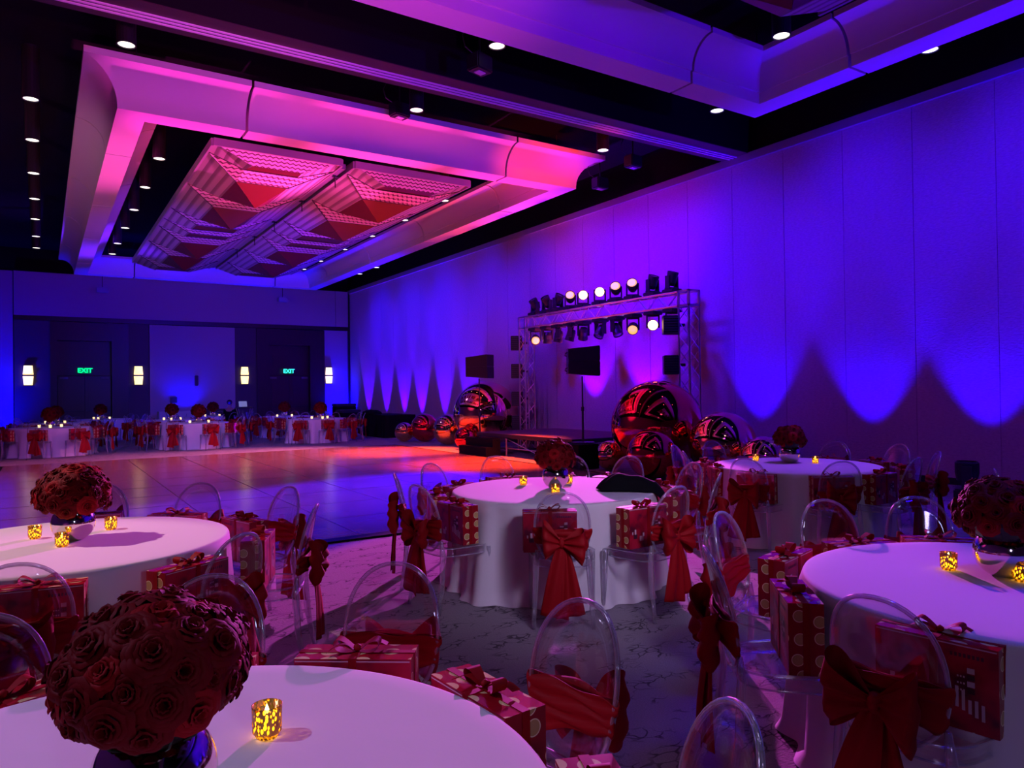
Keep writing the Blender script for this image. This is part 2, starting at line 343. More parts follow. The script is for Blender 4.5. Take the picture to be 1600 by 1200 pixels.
# right wall: fabric panels 1.25 m wide with fine joints
bm = bmesh.new(); y = 10.29 + 1.26 * 18
while y > YF:
    y1 = min(y, YB); y0 = max(y - 1.255, YF)
    if y1 > y0: box(bm, WALLX, WALLX + .06, y0 + .004, y1 - .004, 0, ZW - .03)
    y -= 1.26
box(bm, WALLX + .012, WALLX + .2, YF, YB, 0, ZW - .03)
struct('wall_right', bm, M_WALL)
bm = BX(WALLX - .06, WALLX + .2, YF, YB, ZW - .16, ZW); struct('trim_1', bm, M_TRIMC)
struct('baseboard_right', BX(WALLX - .02, WALLX, YF, YB, 0, .11), M_DARKM)
struct('wall_right_upper', BX(WALLX, WALLX + .2, YF, YB, ZW, ZC), M_BLACK)
struct('wall_left', BX(XL - .2, XL, YF, YB, 0, ZC), M_PAINT)
struct('wall_front', BX(XL, WALLX, YF - .2, YF, 0, ZC), M_PAINT)
# back wall
bm = bmesh.new(); box(bm, XL, -.9, YB - .02, YB + .2, 0, 6.36); box(bm, 3.72, 7.06, YB - .03, YB + .2, 0, 4.50)
box(bm, 11.03, WALLX, YB - .02, YB + .2, 0, 4.52); 
struct('wall_back', bm, M_PAINT)
bm = bmesh.new()
for a, b_ in ((-.87, .3), (2.9, 3.7), (7.06, 8.0)): box(bm, a, b_, YB, YB + .2, 0, 4.6)
struct('wall_back_dark', bm, mat('dark_panel_paint', (.07, .05, .07), .6))
bm = bmesh.new(); box(bm, -.87, 11.55, YB - .12, YB + .2, 4.70, 6.36); box(bm, 11.57, WALLX - .05, YB - .12, YB + .2, 4.70, 6.36)
struct('wall_back_fascia', bm, M_PAINT)
struct('trim_2', BX(-.87, WALLX - .05, YB - .10, YB + .2, 4.52, 4.70), M_DWOOD)
struct('trim_3', BX(WALLX - .09, WALLX - .03, YB - .14, YB - .02, 0, 6.36), M_DARKM)
struct('wall_back_upper', BX(XL, WALLX, YB, YB + .2, 6.36, ZC), M_BLACK)
struct('baseboard_back', BX(XL, WALLX, YB - .04, YB - .02, 0, .12), M_DARKM)
def doorway(n, x0, x1, dx0, dx1):
    bm = bmesh.new(); zt = 3.78
    box(bm, x0, dx0, YB - .08, YB + .2, 0, 4.5); box(bm, dx1, x1, YB - .08, YB + .2, 0, 4.5); box(bm, dx0, dx1, YB - .08, YB + .2, zt, 4.5)
    box(bm, dx0, dx1, YB + .16, YB + .2, 2.42, zt)
    for a, b_ in ((dx0 + .25, dx1 - .25),): box(bm, a, b_, YB + .145, YB + .17, 2.75, 3.5)
    struct('door_surround_%d' % n, bm, M_DWOOD)
    d = bpy.data.objects.new('door_%d' % n, None); COL.objects.link(d); d['kind'] = 'structure'; xm = (dx0 + dx1) / 2
    for s in (-1, 1):
        a, b_ = (dx0 + .02, xm - .005) if s < 0 else (xm + .005, dx1 - .02)
        bm = bmesh.new(); box(bm, a, b_, YB + .10, YB + .15, 0, 2.4)
        for z0, z1 in ((.2, 1.0), (1.15, 2.25)): box(bm, a + .15, b_ - .15, YB + .085, YB + .11, z0, z1)
        lf = put('door_leaf', bm, M_DOOR, d)
        bm = bmesh.new(); box(bm, (a + b_) / 2 - .4, (a + b_) / 2 + .4, YB + .04, YB + .09, 1.0, 1.05); put('push_bar', bm, M_DARKM, lf)
        bm = bmesh.new(); c = a + .2 if s < 0 else b_ - .2; box(bm, c - .14, c + .14, YB + .05, YB + .10, 2.28, 2.36); put('door_closer', bm, M_GREYPLASTIC, lf)
doorway(1, .28, 2.95, .50, 2.35)
doorway(2, 7.97, 11.03, 8.50, 10.35)
for (x, col, lbl, g) in ((1.43, M_EXITG, 'green lit EXIT sign above the dark doors beside the blue corner wall', 0), (9.39, M_EXITC, 'cyan-tinted lit EXIT sign above the violet-lit doors near the stage wall', 0)):
    t = thing('exit_sign', lbl, 'exit sign', (x, YB + .02, 2.62))
    put('housing', BX(-.20, .20, -.03, .12, -.14, .14, bev=.01), M_DARKM, t)
    put('face_panel', BX(-.18, .18, -.036, -.03, -.12, .10), M_EXITB, t)
    cu = bpy.data.curves.new('exit_lettering', 'FONT'); cu.body = 'EXIT'; cu.size = .25; cu.align_x = 'CENTER'; cu.align_y = 'CENTER'; cu.extrude = .004; cu.offset = .006
    tmp = bpy.data.objects.new('tmp', cu); me = bpy.data.meshes.new_from_object(tmp); bpy.data.objects.remove(tmp); me.materials.clear(); me.materials.append(col)
    to = bpy.data.objects.new('lettering', me); COL.objects.link(to); to.parent = t; to.location = (0, -.045, -.01); to.rotation_euler = (PI / 2, 0, 0)
SC = [(-.43, M_SCONCE, 'warm wall sconce between the blue corner wall and first doors'), (3.30, M_SCONCE, 'warm wall sconce between the first doors and blue centre panel'),
      (7.45, M_SCONCE, 'warm wall sconce on the dark strip beside the second doors'), (11.22, M_SCONCE2, 'paler wall sconce on the blue strip nearest the stage wall')]
for x, mm, lbl in SC:
    t = thing('wall_sconce', lbl, 'sconce', (x, YB - .02, 2.42), 0, 'wall sconces on the far wall')
    put('backplate', BX(-.14, .14, -.03, .0, -.40, .40), M_DARKM, t)
    for nm, z0, z1, w0, w1 in (('upper_shade', .03, .37, .17, .14), ('lower_shade', -.37, -.03, .14, .17)):
        bm = bmesh.new()
        grid(bm, lambda u, v: Vector(((w0 + (w1 - w0) * v) * math.sin((u - .5) * 2.2) / math.sin(1.1), -.03 - .09 * math.cos((u - .5) * 2.2), z0 + (z1 - z0) * v)), 10, 4)
        put(nm, bm, mm, t, True)
    bm = bmesh.new(); box(bm, -.18, .18, -.14, 0, -.025, .025); box(bm, -.15, .15, -.13, 0, .37, .40); box(bm, -.15, .15, -.13, 0, -.40, -.37); put('frame', bm, M_DARKM, t)
# small fixtures on the centre panel
t = put('wall_monitor', BX(4.47, 4.73, YB - .10, YB - .03, 1.28, 1.52, bev=.01), M_DARKM); tag(t, 'small black box monitor mounted low on blue centre panel', 'monitor')
t = put('unlit_wall_lamp', BX(5.42, 5.56, YB - .12, YB - .03, 1.98, 2.42, bev=.02), M_DWOOD); tag(t, 'narrow dark unlit lamp high on blue centre panel', 'wall lamp')

# beam between the bays
b = thing('ceiling_beam', None, None); b['kind'] = 'structure'
put('beam_box', BX(XL, WALLX, 9.82, 10.48, ZW, ZC), M_BLACK, b)
put('beam_soffit', BX(XL, WALLX, 9.82, 10.48, ZW - .012, ZW), mat('beam_plum', (.05, .025, .03), .5), b)
for yy in (10.09, 10.18, 10.27): put('track_rail', BX(XL, WALLX, yy, yy + .03, ZW - .03, ZW + .0), mat('rail_white', (.8, .78, .8), .4), b)

# ------------------------------------------------------------------ ceiling trays
LZ, RIMZ, BW, FL = 6.02, 6.60, .42, .46
def tray(x0, x1, y0, y1, seams_x, seams_y, label):
    T = thing('ceiling_tray', label, 'ceiling tray', ((x0 + x1) / 2, (y0 + y1) / 2, LZ))
    ox, oy = (x0 + x1) / 2, (y0 + y1) / 2
    prof = [(0, 0), (0, .05)]                      # (outward offset, height) outer face
    for k in range(1, 9):
        a = k / 8 * PI / 2; prof.append((FL * (1 - math.cos(a)), .05 + (RIMZ - LZ - .05) * math.sin(a)))
    prof += [(FL, RIMZ - LZ + .10), (FL - .04, RIMZ - LZ + .10), (FL - .04, RIMZ - LZ + .02)]
    inner = [(-BW, 0), (-BW, .17), (-BW - .03, .17)]
    for k in range(1, 9):
        a = k / 8 * PI / 2; inner.append((-BW - .03 - .36 * (1 - math.cos(a)), .17 + (RIMZ - LZ - .17) * math.sin(a)))
    inner += [(-BW - .39, RIMZ - LZ + .08), (-BW - .35, RIMZ - LZ + .08), (-BW - .35, RIMZ - LZ + .02)]
    P = prof[::-1] + inner
    def pt(side, s, off, h):
        # side 0: y=y0 (outward -Y) ; 1: x=x1 ; 2: y=y1 ; 3: x=x0 ; s = coordinate along
        if side == 0: return (s, y0 - off, LZ + h)
        if side == 1: return (x1 + off, s, LZ + h)
        if side == 2: return (s, y1 + off, LZ + h)
        return (x0 - off, s, LZ + h)
    for side in range(4):
        lo, hi = (x0, x1) if side in (0, 2) else (y0, y1)
        cuts = [lo] + [c for c in (seams_x if side in (0, 2) else seams_y)] + [hi]
        for a, b_ in zip(cuts, cuts[1:]):
            bm = bmesh.new()
            rowA, rowB = [], []
            for off, h in P:
                sa = a - off if a == lo else a + .022
                sb = b_ + off if b_ == hi else b_ - .022
                p, q = Vector(pt(side, sa, off, h)), Vector(pt(side, sb, off, h)); d = Vector((ox, oy, LZ))
                rowA.append(bm.verts.new(p - d)); rowB.append(bm.verts.new(q - d))
            n = len(P)
            for k in range(n - 1): bm.faces.new((rowA[k], rowB[k], rowB[k + 1], rowA[k + 1]))
            if a != lo: bm.faces.new(rowA)
            if b_ != hi: bm.faces.new(rowB)
            o = put('tray_panel', bm, M_TRAY, T)
            o.data.shade_smooth()
            md = o.modifiers.new('split', 'EDGE_SPLIT'); md.split_angle = math.radians(28)
    # thin hanger rods
    for i, (hx, hy) in enumerate(((x0 + .3, y0 + .3), (x1 - .3, y0 + .3), (x1 - .3, y1 - .3), (x0 + .3, y1 - .3))):
        bm = bmesh.new(); tube(bm, [(hx - ox, hy - oy, .4), (hx - ox, hy - oy, ZC - LZ)], .01, 6); put('hanger_rod', bm, M_DARKM, T)
    return T
# panels are placed relative to the tray centre
TR1 = tray(1.0, 9.9, 12.6, 30.7, [2.92, 8.07], [15.09, 19.3, 23.5, 27.9], 'large rectangular ceiling tray over the dance floor, magenta face and blue far end')
TR2 = tray(1.0, 9.85, -11.6, 7.78, [2.9, 7.93], [-9, -5, -1.5, 1.7, 5.85], 'rectangular ceiling tray over the near tables, violet soffit and cove')
for T in (TR1, TR2):
    for c in T.children: c.location.z = 0

def cloud(xa, ys, label, loc):
    T = thing('ceiling_cloud', label, 'ceiling panel', (loc[0], loc[1], 6.1))
    x0, x1 = xa; zt = 0.0; zb = -.22; i0, i1 = x0 + .68, x1 - .68
    y_near = ys[0] - .45
    bm = bmesh.new()
    def q(*v, mi=0):
        bm.faces.new([bm.verts.new(p) for p in v]).material_index = mi
    q((x0, y_near, zt + .05), (x1, y_near, zt + .05), (i1 - .05, ys[0] - .25, zb), (i0 + .05, ys[0] - .25, zb), mi=0)
    q((x0, y_near, zt + .05), (i0 + .05, ys[0] - .25, zb), (i0, ys[0] + .18, zb + .04), (x0, ys[0], zt), mi=1)
    q((x1, y_near, zt + .05), (i1 - .05, ys[0] - .25, zb), (i1, ys[0] + .18, zb + .04), (x1, ys[0], zt), mi=1)
    q((i0 + .05, ys[0] - .25, zb), (i1 - .05, ys[0] - .25, zb), (i1, ys[0] + .18, zb + .05), (i0, ys[0] + .18, zb + .05), mi=2)
    for k in range(len(ys) - 1):
        a, b_ = ys[k], ys[k + 1]; p = b_ - a; big = p > 1.6; e = .39 if big else .5
        U0, U1 = (i0, a + .18, zb + .04), (i1, a + .18, zb + .04)
        A, B = (i0, a + e * p, zb), (i1, a + e * p, zb)
        L, Rr = (i0, b_ + .12, zb + .02), (i1, b_ + .12, zb + .02)
        q((x0, a, zt), U0, A, mi=0); q(U0, U1, B, A, mi=0); q(U1, (x1, a, zt), B, mi=0)
        q((x0, a, zt), A, L, (x0, b_, zt), mi=1); q((x1, a, zt), (x1, b_, zt), Rr, B, mi=1)
        if big:
            Pp = ((i0 + i1) / 2, a + e * p + .62, zb - .34)
            q(A, B, Pp, mi=2); q(A, Pp, L, mi=2); q(B, Rr, Pp, mi=2); q(L, Pp, Rr, mi=2)
        else:
            q(A, B, (i1, b_ + .15, zb + .05), (i0, b_ + .15, zb + .05), mi=2)
    bmesh.ops.transform(bm, matrix=Matrix.Translation((-loc[0], -loc[1], 0)), verts=bm.verts)
    o = put('folded_panel', bm, [M_ZIG, M_STRIPE, M_CRED], T); solid(o, .015)
    yf = ys[-1] + .1
    X0, X1, Y0, Y1 = x0 - loc[0], x1 - loc[0], y_near - loc[1], yf - loc[1]
    bm = bmesh.new(); box(bm, X0 - .04, X0, Y0, Y1, -.02, .12); box(bm, X1, X1 + .04, Y0, Y1, -.02, .12); box(bm, X0, X1, Y0 - .04, Y0, -.02, .12)
    put('edge_frame', bm, mat('cloud_frame', (.30, .26, .30), .4, .3), T)
    # dark fold lines
    bm = bmesh.new()
    for k in range(len(ys) - 1):
        a, b_ = ys[k], ys[k + 1]; p = b_ - a; e = .39 if p > 1.6 else .5
        for pts in ([(x0, a, zt), (i0, a + .18, zb + .04), (i1, a + .18, zb + .04), (x1, a, zt)], [(x0, a, zt), (i0, a + e * p, zb), (i1, a + e * p, zb), (x1, a, zt)]):
            for s, t_ in zip(pts, pts[1:]): tube(bm, [(s[0] - loc[0], s[1] - loc[1], s[2] - .008), (t_[0] - loc[0], t_[1] - loc[1], t_[2] - .008)], .014, 5)
    put('fold_ribs', bm, M_DARKM, T)
    for k, yy in enumerate(ys[1:-1:2]):
        bm = bmesh.new(); tube(bm, [(X1 + .08, yy - loc[1], .1), (X1 + .08, yy - loc[1], ZC - 6.1)], .008, 5); put('hanger_wire', bm, M_DARKM, T)
    return T
YS = [14.28, 16.6, 18.97, 20.17, 21.13, 23.33, 25.81, 27.4]
cloud((2.62, 5.0), YS, 'folded red and zigzag acoustic panel on the corridor side of the tray opening', (3.8, 21))
cloud((5.28, 7.9), YS, 'folded zigzag acoustic panel beside its twin, on the stage-wall side', (6.6, 21))
cloud((5.28, 7.9), [-3.6, -1.3, 1.1, 3.4, 5.2], 'folded violet-lit panel showing only its corner above the near tray', (6.6, 1))
bm = BX(-.05, .05, -6.7, 6.7, -.04, .06); o = put('cloud_spine', bm, mat('spine_violet', (.20, .16, .24), .4, .3)); o.location = (5.14, 20.8, 6.16)
tag(o, 'long dark spine rail between the two folded ceiling panels', 'rail')
for yy in (14.6, 16.9, 19.3, 21.4, 23.6):
    bm = bmesh.new(); tube(bm, [(0, 0, -.22), (0, 0, .05)], .012, 6); box(bm, -.06, .06, -.03, .03, .0, .02)
    o = put('sprinkler_drop', bm, M_DARKM, o if False else None); o.location = (5.14, yy, 6.08)
    tag(o, 'thin black sprinkler drop, %s from the beam, under the spine rail' % {14.6: 'first', 16.9: 'second', 19.3: 'third', 21.4: 'fourth', 23.6: 'fifth'}[yy], 'sprinkler', 'sprinkler drops under the spine rail')

# ------------------------------------------------------------------ downlights
def downlight_proto():
    t = thing('ceiling_downlight', '', 'ceiling light')
    bm = bmesh.new(); lathe(bm, [(0, .85), (.125, .85), (.125, -.015), (.108, -.015), (.108, .01), (.0, .012)], 20); put('can', bm, M_DARKM, t, False)
    bm = bmesh.new(); lathe(bm, [(0, -.004), (.106, -.004), (.106, .006), (0, .006)], 20); put('lens', bm, M_DOWN, t)
    return t
rows = []
ORD = ['first', 'second', 'third', 'fourth', 'fifth', 'sixth', 'seventh', 'eighth', 'ninth', 'tenth']
for xs, nm in ((2.03, 'inside the tray opening on its corridor side'), (8.53, 'inside the tray opening on its stage-wall side'), (-.12, 'outside the tray on its corridor side')):
    for k, yy in enumerate((13.97, 16.2, 18.6, 21.0, 23.4, 25.9, 27.9)): rows.append((xs, yy, 'small round white downlight, %s from the beam, %s' % (ORD[k], nm), 'downlights in rows around the tray'))
rows += [(10.82, 26.2, 'small downlight between tray and stage wall, nearer the beam', None), (10.82, 27.95, 'small downlight between tray and stage wall, nearer the far wall', None),
         (5.35, 8.54, 'round downlight between beam and near tray, at its middle', None), (5.39, 11.21, 'round downlight between beam and magenta tray face, at its middle', None),
         (9.49, 11.19, 'round downlight above the red corner of the far tray', None), (8.52, 6.27, 'round downlight inside the corner of the violet near tray', None),
         (10.71, 5.42, 'round downlight between near tray and blue wall', None), (9.85, 8.57, 'round downlight between near tray corner and beam', None), (1.0, 11.14, 'round downlight above the corridor end of the magenta tray face', None)]
p0 = downlight_proto()
for i, (x, yy, lb, g) in enumerate(rows):
    o = p0 if i == 0 else dup(p0, (0, 0, 0), 0)
    o.location = (x, yy, 6.41); o['label'] = lb
    if g: o['group'] = g
    elif 'group' in o: del o['group']
# black track fixtures near the beam
for (x, yy, z, rz, lb) in ((5.31, 8.95, 6.30, .3, 'black box fixture with pale tag hanging before the beam'), (5.39, 11.9, 6.62, .2, 'black box fixture with pale tag just above the magenta tray face'),
                       (10.3, 11.2, 6.30, .1, 'black floodlight under the beam by the stage wall'), (10.5, 12.5, 6.2, .0, 'lower black floodlight beyond the red tray corner')):
    t = thing('track_fixture', lb, 'ceiling fixture', (x, yy, z), rz)
    put('housing', BX(-.16, .16, -.12, .12, -.12, .12, bev=.02), M_DARKM, t)
    bm = bmesh.new(); tube(bm, [(0, 0, .1), (0, 0, ZC - z)], .015, 6); put('drop_pole', bm, M_DARKM, t)
    bm = bmesh.new(); tube(bm, [(-.14, 0, .1), (-.28, .02, .16), (-.33, .02, .3), (-.25, .02, .45), (-.1, 0, .5), (0, 0, .46)], .008, 6); put('cable', bm, M_DARKM, t)
    put('tag_plate', BX(-.07, .07, -.05, .05, -.135, -.122), mat('tag_pale', (.6, .55, .6), .5), t)
for (x, yy, lb) in ((2.0, 32.3, 'small pale projector hanging before the dark far doors'), (8.9, 32.2, 'small blue-lit projector hanging before the second far doors')):
    t = thing('hanging_projector', lb, 'projector', (x, yy, 5.72))
    put('housing', BX(-.2, .2, -.15, .15, -.1, .1, bev=.02), mat('projector_grey', (.35, .32, .36), .5), t)
    bm = bmesh.new(); tube(bm, [(0, 0, .1), (0, 0, ZC - 5.72)], .012, 6); put('drop_pole', bm, M_DARKM, t)

# ------------------------------------------------------------------ dance floor
t = thing('dance_floor', 'glossy portable wooden dance floor with black edge strip', 'dance floor', (0, 0, 0))
DX0, DX1, DY0, DY1 = -.75, 8.84, 7.72, 20.35
put('parquet', BX(DX0, DX1, DY0, DY1, 0.001, .024), M_DANCE, t)
bm = bmesh.new(); box(bm, DX0 - .09, DX1 + .09, DY0 - .17, DY0, 0.001, .022); box(bm, DX0 - .5, DX0, DY0, DY1, 0.001, .02)
box(bm, DX1, DX1 + .09, DY0, DY1, 0.001, .022); put('edge_strip', bm, mat('edge_black', (.008, .008, .01), .9, spec=.1), t)
bm = bmesh.new()
for xx in (.55, 1.76, 2.97, 4.18, 5.39, 6.6, 7.8): box(bm, xx - .008, xx + .008, DY0, DY1, .0242, .0265)
for yy in (8.9, 10.15, 11.4, 12.6, 13.85, 15.1, 16.3, 17.5, 18.8): box(bm, DX0, DX1, yy - .005, yy + .005, .0242, .026)
put('panel_joints', bm, mat('joint_dark', (.10, .05, .04), .5), t)

# ------------------------------------------------------------------ round tables
def cloth_bm(r, seed, segs=288, rows=16, h=.76):
    rr = random.Random(seed); ph = [rr.uniform(0, 6.28) for _ in range(6)]; fr = [rr.choice((9, 11)), rr.choice((14, 16)), rr.choice((21, 25)), 5]
    bm = bmesh.new()
    def skirt(a, v):
        f = (.5 * math.sin(fr[0] * a + ph[0] + .8 * math.sin(3 * a + ph[4])) + .35 * math.sin(fr[1] * a + ph[1]) + .3 * math.sin(fr[2] * a + ph[2]) + .3 * math.sin(fr[3] * a + ph[3]))
        f = f if f > -.3 else -.3 + (f + .3) * .5
        return .012 + .02 * v + (.012 + .070 * v) * f + .03 * v
    prof = [(r * .25, 0), (r * .6, 0), (r * .9, 0), (r - .02, 0), (r - .006, -.004), (r, -.014)]
    rings = []; top = bm.verts.new((0, 0, h))
    for q, dz in prof: rings.append([bm.verts.new((q * math.cos(2 * PI * k / segs), q * math.sin(2 * PI * k / segs), h + dz)) for k in range(segs)])
    for j in range(1, rows + 1):
        v = j / rows; z = (h - .014) * (1 - v) + .012
        rg = []
        for k in range(segs):
            a = 2 * PI * k / segs; q = r + skirt(a, v) - .012; zz = z
            if j == rows: q += .03 + .02 * math.sin(fr[1] * a); zz = .006
            rg.append(bm.verts.new((q * math.cos(a), q * math.sin(a), zz)))
        rings.append(rg)
    for k in range(segs): bm.faces.new((top, rings[0][k], rings[0][(k + 1) % segs]))
    for A, B in zip(rings, rings[1:]):
        for k in range(segs): bm.faces.new((A[k], B[k], B[(k + 1) % segs], A[(k + 1) % segs]))
    return bm
CLOTHS = {}
def round_table(x, y, r, seed, label, segs=288):
    t = thing('round_table', label, 'table', (x, y, 0), 0, 'round banquet tables')
    key = (r, seed)
    if key in CLOTHS:
        c = CLOTHS[key].copy(); COL.objects.link(c); c.parent = t; c.rotation_euler.z = seed * .7 + x
    else:
        c = put('tablecloth', cloth_bm(r, seed, segs), M_CLOTH, t, True); CLOTHS[key] = c
    bm = bmesh.new(); lathe(bm, [(0, .715), (r - .03, .715), (r - .03, .748), (0, .748)], 48); put('tabletop', bm, M_DWOOD, t)
    return t

# ------------------------------------------------------------------ clear chairs
def oval(a, w=.185, h=.245, p=2.25):
    c, s = math.cos(a), math.sin(a)
    return w * abs(c) ** (2 / p) * (1 if c >= 0 else -1), h * abs(s) ** (2 / p) * (1 if s >= 0 else -1)
ZO = .675
def backpt(x, z):                         # curved, leaning plane of the chair back
    return Vector((x, -.175 - (z - .44) * .20 - (1 - (x / .2) ** 2) * .035 + .0, z))
def seat_outline(n=48):
    out = []
    for k in range(n):
        a = 2 * PI * k / n; c, s = math.cos(a), math.sin(a); p = 3.6
        x = .22 * abs(c) ** (2 / p) * (1 if c > 0 else -1); y = .205 * abs(s) ** (2 / p) * (1 if s > 0 else -1)
        x *= 1 + .12 * (y / .2); out.append((x, y + .01))
    return out
def chair_parts(parent=None, lod=0):
    n = 40 if lod == 0 else 16
    def seat(bm):
        O = seat_outline(48 if lod == 0 else 16); m = len(O)
        rings = [[bm.verts.new((x * s, y * s, z)) for x, y in O] for s, z in ((.5, .444), (.92, .452), (1, .458), (1.01, .450), (1.0, .40), (.985, .40), (.98, .435))]
        bm.faces.new(rings[0])
        for A, B in zip(rings, rings[1:]):
            for k in range(m): bm.faces.new((A[k], A[(k + 1) % m], B[(k + 1) % m], B[k]))
    def back(bm):
        c = bm.verts.new(backpt(0, ZO)); rings = []
        for s in (.35, .7, 1.0): rings.append([bm.verts.new(backpt(oval(2 * PI * k / n)[0] * s, ZO + oval(2 * PI * k / n)[1] * s)) for k in range(n)])
        for k in range(n): bm.faces.new((c, rings[0][k], rings[0][(k + 1) % n]))
        for A, B in zip(rings, rings[1:]):
            for k in range(n): bm.faces.new((A[k], B[k], B[(k + 1) % n], A[(k + 1) % n]))
    def rim(bm):
        tube(bm, [backpt(oval(2 * PI * k / n)[0], ZO + oval(2 * PI * k / n)[1]) for k in range(n)], .0085 if lod == 0 else .011, 8 if lod == 0 else 5, closed=True)
    def leg(bm, i):
        s = -1 if i % 2 else 1
        if i < 2: pts = [(s * .222, .19, .44), (s * .224, .20, .22), (s * .226, .215, .0)]; rs = [.021, .018, .013]
        else: pts = [(s * .172, -.205, .52), (s * .178, -.198, .42), (s * .19, -.215, .2), (s * .2, -.25, 0)]; rs = [.012, .021, .018, .013]
        tube(bm, pts, [q * (1 if lod == 0 else 1.1) for q in rs], 8 if lod == 0 else 5)
    if lod == 0:
        bm = bmesh.new(); seat(bm); nf = len(bm.faces); O = seat_outline(48)
        for zz, s_ in ((.455, 1.005), (.40, .995)): tube(bm, [(x * s_, y * s_, zz) for x, y in O], .0042, 6, closed=True)
        bm.faces.ensure_lookup_table()
        for f in bm.faces[nf:]: f.material_index = 1
        put('seat', bm, [M_ACR, M_RIM], parent, True)
        bm = bmesh.new(); back(bm); o = put('backrest', bm, M_ACR, parent, True); solid(o, .006)
        bm = bmesh.new(); rim(bm); put('back_rim', bm, M_RIM, o, True)
        for i in range(4): bm = bmesh.new(); leg(bm, i); put('leg', bm, M_RIM, parent, True)
    else:
        bm = bmesh.new(); seat(bm); back(bm)
        for f in bm.faces: f.material_index = 0
        nf = len(bm.faces); rim(bm)
        for i in range(4): leg(bm, i)
        bm.faces.ensure_lookup_table()
        for f in bm.faces[nf:]: f.material_index = 1
        return bm

def sash_mesh(bms, seed, lod=0):
    rr = random.Random(seed); k1 = 1 if lod == 0 else .5
    zc = .60 + rr.uniform(-.01, .01); tilt = rr.uniform(-.12, .12)
    # band round the back
    def band(u, v):
        a = 2 * PI * u; z = zc + (v - .5) * (.13 + .03 * math.cos(a)) + tilt * .18 * math.cos(a) + .006 * math.sin(5 * a + 9 * v)
        hw = oval(math.asin(max(-.95, min(.95, (z - ZO) / .245))))[0] + .012
        x = hw * math.cos(a); p = backpt(x * .98, z); d = .022 + .008 * math.sin(v * 22 + 2 * a)
        p.y += d * math.sin(a); p.x = x * (1.0 + .03 * math.sin(v * 9)); return p
    grid(bms['band'], band, int(48 * k1), int(14 * k1), cu=True)
    # bow loops
    K = backpt(0, zc - .02) + Vector((rr.uniform(-.015, .015), -.055, 0))
    for s in (-1, 1):
        L = .142 + rr.uniform(-.02, .025); up = .028 + rr.uniform(-.05, .03); pz = rr.uniform(.85, 1.2)
        def loop(u, v, s=s, L=L, up=up, pz=pz):
            a = PI * (2 * u - 1); r = (1 + math.cos(a)) / 2            # 0 at knot, 1 at the far end
            x = s * L * (r ** .75); y = -.008 - .042 * math.sin(a) * (.3 + r) - .02 * r
            wd = .024 + .125 * (r ** .8) * pz; z = (v - .5) * 2 * wd * (1 - .15 * math.sin(a)) * .80 + up * r - .02 * r * r + .009 * math.sin(v * 13 + 3 * u) * r; x *= 1 - .35 * abs(v - .62) ** 1.5
            return K + Vector((x, y + .010 * math.sin(v * 15 + a), z))
        grid(bms['bow'], loop, int(24 * k1), int(12 * k1))
    # knot
    m = Matrix.Translation(K) @ Matrix.Diagonal((.026, .030, .036, 1))
    bmesh.ops.create_uvsphere(bms['bow'], u_segments=int(16 * k1), v_segments=int(10 * k1), radius=1, matrix=m)
    # tails
    for i, s in enumerate((-1, 1)):
        end = .14 + rr.uniform(-.03, .05); sp = (.066 + rr.uniform(-.02, .02)) * s; w1 = .088 + rr.uniform(-.01, .02)
        def tail(u, v, s=s, end=end, sp=sp, w1=w1, i=i):
            z = K.z - .01 - u * (K.z - end); w = .018 + (w1 - .018) * (u ** .55)
            x = K.x + sp * u ** .8 + (v - .5) * 2 * w; y = K.y + .0 - .018 * math.sin(u * 2.2) + .018 * math.sin(v * (9 + 3 * i) + 2 * u) * (.25 + .6 * u) * (1 - .3 * u) + i * .014
            return Vector((x, y - .02 * u, z + (.03 * (v - .5) * s * u)))
        grid(bms['tail%d' % i], tail, int(18 * k1), int(12 * k1))
CHAIRS, CHAIRS_F = [], []
for sd in range(4):
    t = thing('ghost_chair', '', 'chair'); chair_parts(t)
    B = {k: bmesh.new() for k in ('band', 'bow', 'tail0', 'tail1')}; sash_mesh(B, 40 + sd)
    sa = put('sash', B['band'], M_SASH, t, True); solid(sa, .003); sa['label'] = 'red satin sash tied round the back'
    for k, nm in (('bow', 'bow'), ('tail0', 'tail'), ('tail1', 'tail')):
        o = put(nm, B[k], M_SASH, sa, True)
        if k != 'bow': solid(o, .003)
    CHAIRS.append(t)
for sd in range(2):
    o = put('ghost_chair', chair_parts(None, 1), [M_ACR, M_RIM], None, True)
    bm = bmesh.new(); sash_mesh({k: bm for k in ('band', 'bow', 'tail0', 'tail1')}, 60 + sd, 1); q = put('sash', bm, M_SASH, o, True); q['label'] = 'red satin sash tied round the back'; CHAIRS_F.append(o)

# ------------------------------------------------------------------ gift boxes
GW, GD, GH = .19, .068, .285
def gift_mesh(bm, lod=0):
    uv = bm.loops.layers.uv.verify()
    def face(vs, mi, sc=(0, 1)):
        f = bm.faces.new([bm.verts.new(p) for p in vs]); f.material_index = mi
        for l in f.loops: l[uv].uv = (l.vert.co[sc[0]] + .037, l.vert.co[sc[1]] + .02)
    a, b_, h = GW, GD, GH
    face([(-a, -b_, 0), (a, -b_, 0), (a, -b_, h), (-a, -b_, h)], 2, (0, 2)); face([(a, b_, 0), (-a, b_, 0), (-a, b_, h), (a, b_, h)], 2, (0, 2))
    face([(a, -b_, 0), (a, b_, 0), (a, b_, h), (a, -b_, h)], 0, (1, 2)); face([(-a, b_, 0), (-a, -b_, 0), (-a, -b_, h), (-a, b_, h)], 0, (1, 2))
    face([(-a, -b_, h), (a, -b_, h), (a, b_, h), (-a, b_, h)], 1, (0, 1)); face([(-a, b_, 0), (a, b_, 0), (a, -b_, 0), (-a, -b_, 0)], 0, (0, 1))
